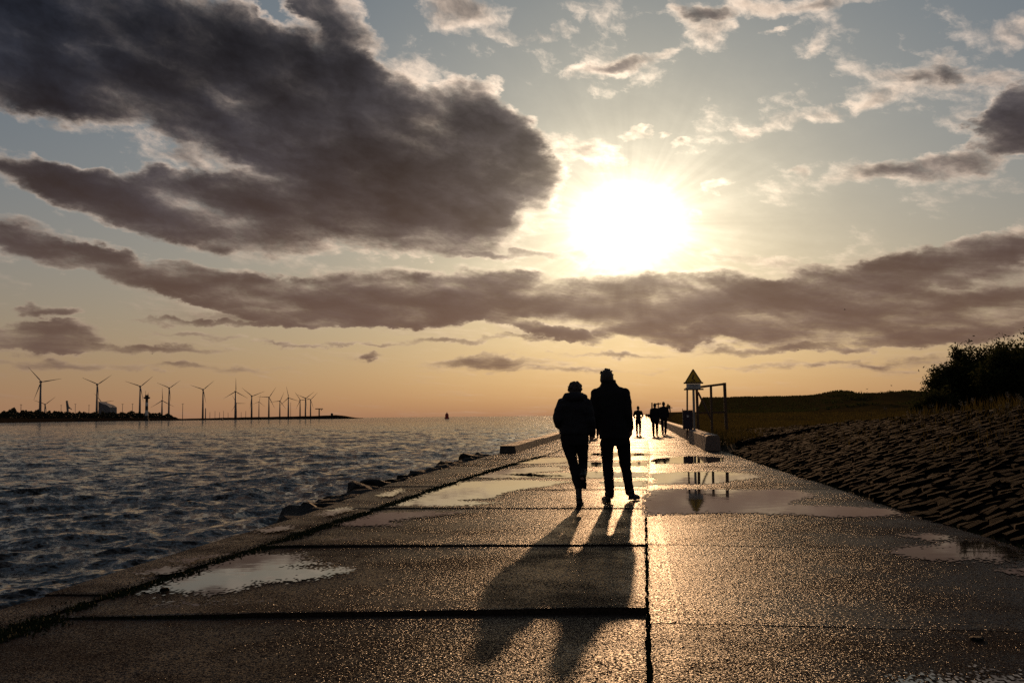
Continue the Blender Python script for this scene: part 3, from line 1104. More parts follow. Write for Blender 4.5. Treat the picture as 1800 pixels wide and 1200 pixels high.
ORD = ['first', 'second', 'third', 'fourth', 'fifth', 'sixth', 'seventh', 'eighth', 'ninth', 'tenth', 'eleventh', 'twelfth', 'thirteenth', 'fourteenth', 'fifteenth', 'sixteenth', 'seventeenth', 'eighteenth', 'nineteenth', 'twentieth']


def build_rocks():
    ms = [rock_mesh(i) for i in range(6)]
    q = random.Random(21)
    spots = []
    for y in (12.9, 13.6, 14.5, 15.1, 15.9, 16.8, 17.6, 18.3, 19.4, 20.6, 21.3, 22.1, 23.0, 24.3, 25.4, 26.2, 27.5, 28.3, 29.4, 30.4):
        spots.append((y, q.uniform(-0.07, 0.02)))
    for i, (y, top) in enumerate(sorted(spots)):
        s = q.uniform(0.28, 0.42)
        o = link('sea_rock', ms[i % 6])
        o.location = (interp(y, OUTER) - s * 0.72, y, top - s * 0.60)
        o.scale = (s, s * q.uniform(0.9, 1.5), s)
        o.rotation_euler = (q.uniform(-0.2, 0.2), q.uniform(-0.2, 0.2), q.uniform(0, 6.28))
        tag(o, 'dark wet rock against the left sea edge, ' + ORD[len(spots) - 1 - i] + ' from the raised kerb', 'rock', 'rocks along the sea edge')
    # one loose pebble lying in the large left puddle
    o = link('pebble', ms[2])
    p = gnd(289, 1038)
    o.location = (p.x, p.y, 0.012)
    o.scale = (0.03, 0.02, 0.018)
    tag(o, 'small dark pebble lying in the large left puddle', 'pebble')
    o = link('leaf_litter', ms[4])
    p = gnd(1718, 1124)
    o.location = (p.x, p.y, 0.008)
    o.scale = (0.032, 0.035, 0.014)
    tag(o, 'dark clod lying alone on the wet paving at lower right', 'clod')


build_rocks()


# ------------------------------------------------------------------ sign, timber frame, bin
def warning_sign(loc, s, label):
    t = thing('warning_sign', label, 'sign', loc)
    MB().tube([(0, 0, 0), (0, 0, 2.05 * s)], [0.055 * s] * 2, 12).build('post', M['steel'], t)
    hw, z0, z1 = 0.37 * s, 2.14 * s, 2.74 * s
    y = -0.075 * s
    tri = MB()
    vs = [(-hw, y, z0), (hw, y, z0), (0, y, z1), (-hw, y + 0.03, z0), (hw, y + 0.03, z0), (0, y + 0.03, z1)]
    tri.raw(vs, [(0, 1, 2), (5, 4, 3), (0, 3, 4, 1), (1, 4, 5, 2), (2, 5, 3, 0)])
    plate = tri.build('triangle_plate', M['yellow'], t)
    b = MB()
    k = 0.045 * s
    yy = y - 0.008
    P = [(-hw, z0), (hw, z0), (0, z1)]
    for i in range(3):
        a, c = P[i], P[(i + 1) % 3]
        b.bar((a[0], yy, a[1]), (c[0], yy, c[1]), 0.02, k)
    b.build('border', M['black'], plate)
    g = MB()                                                     # slipping figure by a block, as far as it can be made out
    g.ball((0.01 * s, yy - 0.004, z0 + 0.33 * s), (0.035 * s, 0.006, 0.035 * s), 10, 6)
    g.bar((0.0, yy - 0.004, z0 + 0.29 * s), (-0.05 * s, yy - 0.004, z0 + 0.17 * s), 0.012, 0.055 * s)
    g.bar((-0.05 * s, yy - 0.004, z0 + 0.18 * s), (0.07 * s, yy - 0.004, z0 + 0.10 * s), 0.012, 0.035 * s)
    g.bar((-0.12 * s, yy - 0.004, z0 + 0.08 * s), (0.12 * s, yy - 0.004, z0 + 0.075 * s), 0.012, 0.02 * s)
    g.build('pictogram', M['black'], plate)
    MB().box((0, y + 0.01, z0 - 0.02 * s), (0.88 * s, 0.05, 0.07 * s)).build('bracket', M['wood'], t)
    bd = MB().box((0, y, 1.97 * s), (0.64 * s, 0.03, 0.22 * s)).build('text_board', M['white'], t)
    q = random.Random(3)
    tx = MB()
    for row, z in enumerate((2.025 * s, 1.965 * s, 1.915 * s)):   # three lines of small lettering, too far off to read
        x = -0.27 * s + 0.06 * s * (row == 1)
        lim = 0.27 * s - 0.06 * s * (row == 1)
        while x < lim:
            w = q.uniform(0.012, 0.022) * s
            if q.random() < 0.84:
                tx.box((x + w / 2, y - 0.019, z), (w, 0.006, 0.030 * s * q.uniform(0.75, 1.0)))
            x += w + 0.008 * s
    tx.build('lettering', M['black'], bd)['kind'] = 'stuff'
    MB().box((0.01 * s, y + 0.012, 1.83 * s), (0.88 * s, 0.05, 0.07 * s)).build('bracket', M['wood'], t)
    return t


def build_roadside():
    Y = 45.6
    sx = lambda px, yy=Y: at(px, 730, yy).x
    warning_sign((sx(1220), Y, 0.50), 0.99, 'yellow triangular warning sign with a white text board beside the timber frame')
    b = at(1174.5, 728, 185)
    warning_sign((b.x, 185, 0.35), 1.05, 'tiny far-off triangular sign beyond the walking pair')

    def frame(Y, px0, scale_px, label):
        t = thing('timber_structure', label, 'frame', (0, 0, 0))
        def P(px, py, yy): return at(px, py, yy)
        def post(px0, py0, px1, py1, w, yy):
            a, c = P(px0, py0, yy), P(px1, py1, yy)
            c.z = min(c.z, land_z(c.x, yy)) - 0.15
            MB().bar(a, c, w).build('post', M['wood'], t)
        return t, P, post
    t, P, post = frame(Y, 0, 1, 'open timber frame with four posts standing behind the warning sign')
    post(1208, 682, 1207.5, 752, 0.075, Y + 1.1)
    post(1224.5, 680, 1227.5, 752, 0.12, Y + 0.6)
    post(1249.5, 676, 1251.5, 748, 0.105, Y + 0.2)
    post(1273.5, 672.5, 1277, 746, 0.135, Y + 0.6)
    MB().bar(P(1205, 683.2, Y + 0.75), P(1276.5, 674.3, Y + 0.6), 0.08, 0.10).build('top_beam', M['wood'], t)
    MB().bar(P(1226, 725.5, Y + 0.6), P(1276, 724, Y + 0.6), 0.07, 0.085).build('rail', M['wood'], t)
    MB().bar(P(1227, 689, Y + 0.5), P(1249.5, 736, Y + 0.32), 0.06, 0.075).build('brace', M['wood'], t)

    Y2 = 175
    t2 = thing('timber_structure', 'tiny far-off timber frame of two posts above the walking pair', 'frame', (0, 0, 0))
    for px, w in ((1146, 0.22), (1157, 0.2)):
        a, c = at(px, 707.5, Y2), at(px, 729, Y2)
        c.z = 0.0
        MB().bar(a, c, w).build('post', M['wood'], t2)
    MB().bar(at(1151.5, 710, Y2), at(1162, 709, Y2), 0.2, 0.2).build('top_beam', M['wood'], t2)
    t3 = thing('timber_post', 'tiny far-off timber post with a short crossbar right of the walking pair', 'post', (0, 0, 0))
    MB().bar(at(1177, 712, 165), Vector((at(1179, 729, 165).x, 165, 0.3)), 0.2).build('post', M['wood'], t3)
    MB().bar(at(1173, 715, 165), at(1182, 716.5, 165), 0.12, 0.12).build('crossbar', M['wood'], t3)

    # litter bin on the wall
    a, c = at(1200.5, 752, 46.6), at(1217.5, 752, 46.6)
    w = c.x - a.x
    t = thing('litter_bin', 'dark purple box bin with a small white disc on the low wall', 'bin', ((a.x + c.x) / 2, 46.6, 0.508))
    mb = MB()
    h = 0.84
    mb.raw([(-w / 2, -0.2, 0), (w / 2, -0.2, 0), (w / 2, 0.2, 0), (-w / 2, 0.2, 0), (-w / 2 * 1.02, -0.21, h), (w / 2 * 1.02, -0.21, h), (w / 2 * 1.02, 0.21, h), (-w / 2 * 1.02, 0.21, h)],
           [(3, 2, 1, 0), (4, 5, 6, 7), (0, 1, 5, 4), (1, 2, 6, 5), (2, 3, 7, 6), (3, 0, 4, 7)])
    mb.build('body', M['navy'], t)
    MB().box((0, 0, h + 0.02), (w * 1.06, 0.46, 0.035)).build('lid', M['black'], t)
    MB().tube([(0, -0.208, 0.60), (0, -0.222, 0.60)], [0.05, 0.05], 18).build('emblem', M['white'], t)
    MB().box((-w / 2 - 0.005, -0.1, h + 0.05), (0.03, 0.03, 0.10)).build('latch', M['steel'], t)


build_roadside()


# ------------------------------------------------------------------ people
def hand(mb, wrist, d, side, s=1.0):
    """palm, four fingers and a thumb, slightly curled; d points down the forearm"""
    w, d = Vector(wrist), Vector(d).normalized()
    fwd = Vector((0, 1, 0))
    fwd = (fwd - d * fwd.dot(d)).normalized()
    out = d.cross(fwd)
    mb.limb([w, w + d * 0.045 * s, w + d * 0.085 * s], [0.026 * s, 0.032 * s, 0.028 * s])
    for k, L in enumerate((0.062, 0.072, 0.067, 0.052)):
        b = w + d * 0.085 * s + fwd * (0.026 - 0.018 * k) * s
        m = b + d * L * 0.5 * s - out * side * 0.008 * s
        e = b + d * L * 0.92 * s - out * side * 0.026 * s
        mb.limb([b, m, e], [0.0098 * s, 0.0092 * s, 0.008 * s])
    b = w + d * 0.03 * s + fwd * 0.026 * s
    mb.limb([b, b + fwd * 0.028 * s + d * 0.022 * s, b + fwd * 0.032 * s + d * 0.052 * s], [0.013 * s, 0.011 * s, 0.0095 * s])


def head(mb, c, tilt=0.0, s=1.0):
    R = Matrix.Rotation(tilt, 3, 'X')
    c = Vector(c)
    mb.ball(c, (0.076 * s, 0.096 * s, 0.108 * s), 20, 14, R)
    mb.ball(c + R @ Vector((0, 0.028, -0.062)) * s, (0.056 * s, 0.062 * s, 0.062 * s), 14, 10, R)
    mb.ball(c + R @ Vector((0, 0.097, -0.02)) * s, (0.014 * s, 0.022 * s, 0.024 * s), 10, 8, R)
    mb.ball(c + R @ Vector((0, 0.083, -0.066)) * s, (0.024 * s, 0.014 * s, 0.012 * s), 10, 8, R)
    mb.ball(c + R @ Vector((0, 0.083, 0.012)) * s, (0.05 * s, 0.014 * s, 0.011 * s), 10, 8, R)
    for k in (-1, 1):
        mb.ball(c + R @ Vector((k * 0.077, -0.008, -0.012)) * s, (0.010 * s, 0.022 * s, 0.033 * s), 10, 8, R)


def hair_mesh(c, tilt, s, tufts, seed, back=0.0, size=(0.086, 0.104, 0.104), low=-0.25):
    q = random.Random(seed)
    R = Matrix.Rotation(tilt, 3, 'X')
    c = Vector(c)
    mb = MB()
    mb.ball(c + R @ Vector((0, -0.012, 0.016)) * s, tuple(k * s for k in size), 20, 14, R)
    if back:
        mb.ball(c + R @ Vector((0, -0.045, -0.05)) * s, (0.075 * s, 0.06 * s, back * s), 14, 10, R)
    for _ in range(tufts):
        a, e = q.uniform(0, 6.283), q.uniform(low, 1.45)
        d = Vector((math.cos(a) * math.cos(e) * size[0], math.sin(a) * math.cos(e) * size[1], math.sin(e) * size[2])) * s
        p = c + R @ (d + Vector((0, -0.012, 0.016)) * s)
        n = (R @ d).normalized()
        t = Vector((q.uniform(-1, 1), q.uniform(-1, 1), q.uniform(-0.7, 0.3))) * 0.016 * s
        mb.limb([p - n * 0.012, p + n * 0.012 * s + t * 0.5, p + n * q.uniform(0.006, 0.014) * s + t], [0.011 * s, 0.008 * s, 0.0045 * s])
    me = voxelize(mb.mesh('h'), 0.006, M['hair'], 3)
    # cut away the face side below the brow
    bm = bmesh.new()
    bm.from_mesh(me)
    Ri = R.inverted()
    kill = []
    for v in bm.verts:
        l = Ri @ (v.co - c) / s
        if l.y > 0.045 and l.z < 0.055: kill.append(v)
    bmesh.ops.delete(bm, geom=kill, context='VERTS')
    bm.to_mesh(me)
    bm.free()
    return me


def shoe(mb, heel, yaw, pitch=0.0, L=0.28, s=1.0):
    R = Matrix.Rotation(yaw, 3, 'Z') @ Matrix.Rotation(pitch, 3, 'X')
    h = Vector(heel)
    pt = lambda x, y, z: h + R @ Vector((x, y, z)) * s
    mb.ball(pt(0, 0.035, 0.048), (0.040 * s, 0.048 * s, 0.05 * s), 14, 10, R)
    mb.limb([pt(0, 0.04, 0.04), pt(0, 0.13, 0.042), pt(0, L - 0.06, 0.034)], [0.036 * s, 0.040 * s, 0.033 * s])
    mb.ball(pt(0, L - 0.06, 0.030), (0.046 * s, 0.06 * s, 0.03 * s), 14, 8, R)
    mb.box(pt(0, 0.13, 0.010), (0.075 * s, (L - 0.02) * s, 0.02 * s), R)
    mb.limb([pt(0, 0.04, 0.06), pt(0, 0.03, 0.11)], [0.042 * s, 0.043 * s])


def folds(me, amp, freq, seed):
    q = Vector((seed, seed * 2.3, seed * 0.7))
    n = [v.normal.copy() for v in me.vertices]
    for v, nn in zip(me.vertices, n):
        w = mnoise.fractal(Vector((v.co.x * freq, v.co.y * freq, v.co.z * freq * 1.6)) + q, 0.7, 2.0, 3)
        v.co += nn * (amp * w)
    me.update()


def dressed(root, name, mb, voxel, mat, amp=0.006, freq=9.0, seed=1.0):
    me = voxelize(mb.mesh(name), voxel, mat, 3)
    folds(me, amp, freq, seed)
    return link(name, me, root)


def build_man():
    p = gnd(1075.8, 881.5)
    t = thing('person', 'taller person in a long dark coat and trousers walking arm in arm, seen from behind', 'person', (p.x, p.y, 0.004), group='the couple walking in front')
    hc = (-0.045, 0.055, 1.678)
    # body: one continuous skin under the clothes
    b = MB()
    head(b, hc, -0.22, 1.1)
    b.limb([(-0.035, 0.03, 1.62), (-0.015, 0.0, 1.52)], [0.058, 0.065])
    b.loft([(0.03, 0, 0.84, 0.15, 0.10), (0.02, 0, 1.05, 0.14, 0.10), (0, 0, 1.25, 0.155, 0.10), (0, 0, 1.42, 0.165, 0.10), (-0.005, 0, 1.52, 0.09, 0.07)])
    rs, re, rw = (0.195, 0.0, 1.475), (0.232, -0.035, 1.20), (0.262, 0.04, 0.995)
    ls, le, lw = (-0.195, 0.0, 1.47), (-0.215, -0.045, 1.20), (-0.155, 0.09, 1.00)
    b.limb([(0.1, 0, 1.46), rs, re, rw], [0.05, 0.052, 0.042, 0.03])
    b.limb([(-0.1, 0, 1.46), ls, le, lw], [0.05, 0.052, 0.042, 0.03])
    hand(b, rw, (0.02, 0.25, -1), 1)
    hand(b, lw, (0.05, 0.5, -0.8), -1)
    LL = [(-0.035, 0.0, 0.86), (-0.055, -0.01, 0.78), (-0.052, 0.01, 0.50), (-0.032, -0.09, 0.24), (-0.028, -0.14, 0.09)]
    RL = [(0.13, 0.0, 0.86), (0.165, 0.03, 0.78), (0.188, 0.13, 0.50), (0.222, 0.17, 0.24), (0.240, 0.19, 0.10)]
    b.limb(LL, [0.085, 0.08, 0.055, 0.045, 0.04])
    b.limb(RL, [0.085, 0.08, 0.055, 0.045, 0.04])
    link('body', voxelize(b.mesh('body'), 0.007, M['skin'], 2), t)
    # coat
    c = MB()
    c.loft([(0.052, 0.0, 0.855, 0.212, 0.150), (0.045, 0.0, 0.98, 0.202, 0.145), (0.02, -0.005, 1.15, 0.195, 0.138), (0.0, -0.012, 1.34, 0.212, 0.140), (-0.003, -0.012, 1.45, 0.218, 0.132),
            (-0.005, -0.008, 1.525, 0.19, 0.112), (-0.008, -0.002, 1.575, 0.135, 0.098), (-0.018, 0.005, 1.615, 0.108, 0.096), (-0.026, 0.012, 1.665, 0.102, 0.094)], 28)
    c.limb([(0.14, -0.005, 1.495), rs, (0.222, -0.02, 1.34), re, (0.252, 0.01, 1.08), (rw[0], rw[1], rw[2] + 0.005)], [0.075, 0.080, 0.072, 0.068, 0.060, 0.053])
    c.limb([(-0.14, -0.005, 1.49), ls, (-0.212, -0.02, 1.34), le, (-0.19, 0.03, 1.08), (lw[0], lw[1], lw[2] + 0.005)], [0.075, 0.080, 0.072, 0.068, 0.060, 0.053])
    o = dressed(t, 'coat', c, 0.011, M['coat'], 0.006, 7.0, 3.0)
    # back seam and collar edge
    k = MB()
    k.limb([(-0.112, 0.02, 1.648), (-0.085, -0.05, 1.645), (-0.026, -0.082, 1.643), (0.035, -0.05, 1.645), (0.062, 0.02, 1.648)], [0.02, 0.022, 0.022, 0.022, 0.02])
    link('collar', voxelize(k.mesh('collar'), 0.006, M['coat'], 1), o)
    # trousers
    r = MB()
    r.loft([(0.055, 0, 0.76, 0.17, 0.12), (0.055, 0, 0.86, 0.185, 0.125), (0.05, 0, 0.95, 0.17, 0.115)], 24)
    r.limb([(-0.035, 0.0, 0.84), LL[1], (-0.056, 0.005, 0.64), LL[2], (-0.040, -0.045, 0.36), LL[3], (-0.026, -0.135, 0.10)], [0.108, 0.102, 0.086, 0.077, 0.071, 0.067, 0.062])
    r.limb([(0.145, 0.0, 0.84), RL[1], (0.178, 0.085, 0.64), RL[2], (0.206, 0.155, 0.36), RL[3], (0.240, 0.19, 0.115)], [0.108, 0.102, 0.087, 0.079, 0.068, 0.063, 0.061])
    dressed(t, 'trousers', r, 0.010, M['trousers'], 0.007, 10.0, 5.0)
    for nm, h, yw, pt in (('shoe', (-0.040, -0.18, 0.0), 0.25, 0.0), ('shoe', (0.250, 0.12, 0.012), -0.35, -0.05)):
        s = MB()
        shoe(s, h, yw, pt, 0.29, 1.05)
        link(nm, voxelize(s.mesh('shoe'), 0.008, M['shoe'], 2), t)
    link('hair', hair_mesh(hc, -0.22, 1.10, 40, 5, 0.085, (0.084, 0.104, 0.103), 0.35), t)
    return t


def build_woman():
    p = gnd(1012, 889)
    t = thing('person', 'shorter person in a hooded padded jacket mid-stride with one foot lifted, seen from behind', 'person', (p.x, p.y, 0.004), group='the couple walking in front')
    hc = (0.012, 0.045, 1.505)
    b = MB()
    head(b, hc, -0.25, 0.93)
    b.limb([(0.005, 0.02, 1.44), (0, 0.0, 1.36)], [0.05, 0.055])
    b.loft([(0, 0, 0.86, 0.15, 0.10), (0, 0, 1.02, 0.12, 0.09), (0, 0, 1.2, 0.135, 0.095), (0, 0, 1.32, 0.14, 0.09), (0, 0, 1.40, 0.08, 0.06)])
    rs, re, rw = (0.160, 0.0, 1.335), (0.212, -0.02, 1.10), (0.222, 0.05, 0.935)
    ls, le, lw = (-0.165, 0.0, 1.335), (-0.212, -0.07, 1.13), (-0.155, 0.12, 1.02)
    b.limb([(0.09, 0, 1.33), rs, re, rw], [0.045, 0.045, 0.036, 0.027])
    b.limb([(-0.09, 0, 1.33), ls, le, lw], [0.045, 0.045, 0.036, 0.027])
    hand(b, rw, (-0.12, 0.2, -1), 1, 0.9)
    hand(b, lw, (0.4, 0.8, -0.2), -1, 0.9)
    LL = [(-0.085, 0, 0.88), (-0.082, 0.0, 0.78), (-0.028, 0.03, 0.55), (0.024, -0.03, 0.33), (0.046, -0.07, 0.22), (0.050, -0.09, 0.09)]
    RL = [(0.085, 0, 0.88), (0.09, 0.06, 0.76), (0.098, 0.11, 0.58), (0.100, 0.10, 0.50), (0.108, -0.14, 0.40), (0.112, -0.22, 0.375)]
    b.limb(LL, [0.08, 0.075, 0.052, 0.045, 0.036, 0.034])
    b.limb(RL, [0.08, 0.075, 0.052, 0.048, 0.040, 0.034])
    link('body', voxelize(b.mesh('body'), 0.007, M['skin'], 2), t)
    c = MB()
    c.loft([(-0.008, 0.0, 0.935, 0.200, 0.150), (-0.008, 0.0, 0.97, 0.205, 0.155), (-0.006, -0.005, 1.05, 0.192, 0.145), (-0.004, -0.012, 1.18, 0.185, 0.140), (-0.004, -0.018, 1.30, 0.198, 0.142),
            (-0.008, -0.015, 1.365, 0.19, 0.130), (-0.010, -0.005, 1.415, 0.145, 0.110), (-0.004, 0.005, 1.455, 0.105, 0.098)], 28)
    # hood lying on the shoulders
    c.ball((0.012, -0.095, 1.415), (0.135, 0.085, 0.075), 18, 12)
    c.limb([(-0.11, 0.0, 1.415), (-0.09, -0.07, 1.43), (0.0, -0.115, 1.435), (0.10, -0.07, 1.435), (0.135, 0.0, 1.425)], [0.045, 0.05, 0.052, 0.045, 0.038])
    c.limb([(-0.11, 0, 1.35), ls, (-0.2, -0.04, 1.24), le, (-0.205, 0.02, 1.06), (lw[0], lw[1], lw[2])], [0.075, 0.072, 0.070, 0.072, 0.066, 0.056])
    c.limb([(0.11, 0, 1.35), rs, (0.192, -0.01, 1.22), re, (0.222, 0.02, 1.00), (rw[0], rw[1], rw[2] + 0.005)], [0.072, 0.068, 0.066, 0.064, 0.056, 0.050])
    o = dressed(t, 'jacket', c, 0.011, M['jacket'], 0.010, 6.0, 8.0)
    r = MB()
    r.loft([(0, 0, 0.79, 0.155, 0.12), (0, 0, 0.88, 0.19, 0.135), (0, 0, 0.98, 0.175, 0.125)], 24)
    r.limb([(-0.09, 0, 0.87), LL[1], (-0.055, 0.02, 0.66), LL[2], (-0.002, 0.0, 0.44), LL[3], (0.040, -0.06, 0.25)], [0.098, 0.088, 0.075, 0.066, 0.063, 0.060, 0.050])
    r.limb([(0.09, 0, 0.87), RL[1], (0.095, 0.09, 0.66), RL[2], RL[3], (0.104, -0.02, 0.45), RL[4], (0.112, -0.20, 0.385)], [0.098, 0.086, 0.070, 0.062, 0.060, 0.056, 0.050, 0.044])
    dressed(t, 'trousers', r, 0.010, M['trousers'], 0.006, 10.0, 2.0)
    s = MB()
    shoe(s, (0.050, -0.13, 0.0), -0.05, 0.0, 0.25, 0.98)
    s.limb([(0.050, -0.085, 0.10), (0.046, -0.07, 0.22)], [0.041, 0.043])
    link('boot', voxelize(s.mesh('boot'), 0.008, M['shoe'], 2), t)
    s = MB()
    shoe(s, (0.112, -0.27, 0.43), -0.1, -1.15, 0.25, 0.9)
    link('boot', voxelize(s.mesh('boot'), 0.008, M['shoe'], 2), t)
    link('hair', hair_mesh(hc, -0.25, 0.93, 120, 9, 0.07, (0.092, 0.108, 0.106)), t)
    return t


build_man()
build_woman()


def walker(kind):
    """smaller figures further along: the meshes of body, top, trousers, shoes and hair"""
    wide, step = {'child': (0.8, 0.12), 'coat': (1.12, 0.02), 'tall': (1.0, 0.20), 'stand': (1.0, 0.0)}[kind]
    out = []
    b = MB()
    head(b, (0, 0.02, 1.62), -0.1)
    b.limb([(0, 0.01, 1.55), (0, 0, 1.45)], [0.055, 0.06])
    b.loft([(0, 0, 0.85, 0.14, 0.1), (0, 0, 1.1, 0.13, 0.1), (0, 0, 1.35, 0.15, 0.1), (0, 0, 1.45, 0.08, 0.07)])
    legs = []
    for k in (-1, 1):
        L = [(0.09 * k, 0, 0.86), (0.10 * k, 0.5 * step * k, 0.47), (0.09 * k, step * k * (1.0 if k < 0 else 0.9), 0.09)]
        legs.append(L)
        b.limb(L, [0.08, 0.055, 0.04])
    arms = []
    for k in (-1, 1):
        if kind == 'child':
            A = [(0.17 * k, 0, 1.40), (0.27 * k, 0.0, 1.16), (0.20 * k, 0.2, 1.08)]
        else:
            A = [(0.18 * k, 0, 1.40), (0.235 * k, -0.03, 1.13), (0.225 * k, 0.08, 0.92)]
        arms.append(A)
        b.limb([(0.1 * k, 0, 1.40)] + A, [0.05, 0.05, 0.04, 0.03])
        hand(b, A[2], (0, 0.3, -1), k)
    out.append(('body', voxelize(b.mesh('body'), 0.012, M['skin'], 2)))
    c = MB()
    hem = {'child': 0.95, 'coat': 0.72, 'tall': 0.88, 'stand': 0.85}[kind]
    c.loft([(0, 0, hem, 0.205 * wide, 0.15), (0, 0, 1.1, 0.185 * wide, 0.14), (0, 0, 1.32, 0.20 * wide, 0.14), (0, 0, 1.42, 0.18 * wide, 0.12), (0, 0, 1.50, 0.09, 0.085)])
    for A in arms:
        c.limb(A, [0.075, 0.065, 0.05])
    me = voxelize(c.mesh('coat'), 0.016, M['coat'], 3)
    folds(me, 0.008, 6.0, wide * 9)
    out.append(('coat', me))
    r = MB()
    r.loft([(0, 0, 0.80, 0.15, 0.11), (0, 0, 0.95, 0.16, 0.12)])
    for L in legs:
        r.limb([(L[0][0], 0, 0.85), L[1], (L[2][0], L[2][1], 0.11)], [0.095, 0.075, 0.06])
    out.append(('trousers', voxelize(r.mesh('trousers'), 0.016, M['trousers'], 3)))
    for L in legs:
        s = MB()
        shoe(s, (L[2][0], L[2][1] - 0.04, 0.0 if L[2][1] >= -0.02 else 0.02), 0.0, 0.0 if L[2][1] >= -0.02 else -0.25)
        out.append(('shoe', voxelize(s.mesh('shoe'), 0.012, M['shoe'], 2)))
    out.append(('hair', hair_mesh((0, 0.02, 1.62), -0.1, 1.0, 20, 3, 0.05)))
    return out


W = {k: walker(k) for k in ('child', 'coat', 'tall', 'stand')}


def put_person(kind, px, feet_y, height_px, label, rz=0.0, group=None, Y=None):
    p = gnd(px, feet_y) if Y is None else at(px, 729, Y)
    t = thing('person', label, 'person', (p.x, p.y, 0.005), rz, group)
    d = project((p.x, p.y, 0))[2]
    s = height_px / FPX * d / 1.735
    t.scale = (s, s, s)
    for nm, me in W[kind]:
        link(nm, me, t)
    return t


put_person('child', 1122.5, 765, 51, 'distant person walking alone with elbows out, right of the couple', 0.05)
put_person('coat', 1152, 766, 57, 'distant person in a long wide coat, left of the far walking pair', 0.0, 'far walking pair')
put_person('tall', 1167.5, 763.5, 57, 'distant taller person mid-step, right of the far walking pair', 0.1, 'far walking pair')
put_person('stand', 1047.5, 769, 60, 'distant person mostly hidden between the two walkers in front', 0.0)
for i, (px, yy, k) in enumerate(((1136.2, 330, 'tall'), (1139.4, 345, 'coat'), (1142.3, 325, 'stand'), (1144.8, 360, 'tall'))):
    put_person(k, px, 0, 1.72 * FPX / yy, ('leftmost', 'second from left', 'third from left', 'rightmost')[i] + ' of the tiny people far down the promenade', 0.2 * i, 'tiny people at the far end', yy)


# ------------------------------------------------------------------ shrubs and plants on the right
def shrub(base, height, spread, nleaf, seed, label, group, bare=0.0):
    q = random.Random(seed)
    t = thing('shrub', label, 'shrub', base, group=group)
    wood = MB()
    tips = []

    def grow(p, d, L, r, depth):
        pts, rr = [p], [r]
        n = 4
        for i in range(n):
            d = (d + Vector((q.gauss(0, 0.16), q.gauss(0, 0.16), q.gauss(0.04, 0.10)))).normalized()
            p = p + d * (L / n)
            pts.append(p)
            rr.append(r * (1 - 0.45 * (i + 1) / n))
        wood.tube(pts, rr, 5 if depth else 7, False)
        if depth >= 3:
            tips.extend(pts[1:])
            return
        if depth == 2: tips.extend(pts[2:])
        for k in range(q.choice((3, 4)) if depth else 5):
            i = q.randint(1, n)
            a = q.uniform(0, 6.283)
            nd = (d * q.uniform(0.5, 0.9) + Vector((math.cos(a) * spread, math.sin(a) * spread, q.uniform(0.0, 0.5)))).normalized()
            grow(pts[i], nd, L * q.uniform(0.55, 0.8), rr[i] * 0.62, depth + 1)
    for s in range(3):
        grow(Vector((q.uniform(-0.25, 0.25), q.uniform(-0.25, 0.25), -0.2)), Vector((q.uniform(-0.5, 0.5), q.uniform(-0.3, 0.3), 1)).normalized(), height * 0.42, 0.055 * height / 3, 0)
    zs = max(p.z for p in tips)
    k = height / zs
    wood.v = [v * k for v in wood.v]
    wood.build('trunk', M['bark'], t)
    tp = np.array([p[:] for p in tips]) * k
    g = np.random.default_rng(seed)
    pick = tp[g.integers(0, len(tp), nleaf)]
    if bare:
        keep = ~((pick[:, 2] > height * 0.72) & (g.random(nleaf) < bare))
        pick = pick[keep]
    n = len(pick)
    c = pick + g.normal(0, 0.12, (n, 3))
    c[:, 2] = np.maximum(c[:, 2], 0.02)
    a = g.normal(0, 1, (n, 3)); a /= np.linalg.norm(a, axis=1)[:, None]
    b = g.normal(0, 1, (n, 3)); b -= a * (a * b).sum(1)[:, None]; b /= np.linalg.norm(b, axis=1)[:, None]
    L = g.uniform(0.035, 0.08, n)[:, None]
    w = L * 0.38
    V = np.stack([c - a * L, c + b * w, c + a * L, c - b * w], 1).reshape(-1, 3)
    Fc = np.arange(4 * n).reshape(-1, 4)
    link('crown', npmesh('crown', V, Fc, M['leaf']), t)
    return t


def build_shrubs():
    def place(px, yy, top_py, seed, n, label, spread=0.9, bare=0.0):
        x = at(px, 700, yy).x
        z = land_z(x, yy)
        top = at(px, top_py, yy).z
        shrub((x, yy, z - 0.05), top - z, spread, n, seed, label, 'bushy shrubs at the right edge', bare)
    place(1715, 33, 611, 1, 34000, 'dense rounded shrub at the left end of the dark shrub clump', 0.8)
    place(1775, 34, 598, 2, 30000, 'tall airy shrub with bare twigs in the middle of the clump', 1.0, 0.35)
    place(1818, 30, 584, 3, 34000, 'tallest shrub of the clump, cut by the right edge of the picture', 0.95)
    place(1738, 35, 606, 4, 34000, 'lower shrub with thin bare top standing behind the dense one', 1.05, 0.5)
    place(1870, 34, 600, 6, 16000, 'shrub standing just beyond the right edge of the picture', 1.0)
    place(1636, 31, 682, 5, 4200, 'small loose bush left of the dark shrub clump', 0.8, 0.5)


build_shrubs()


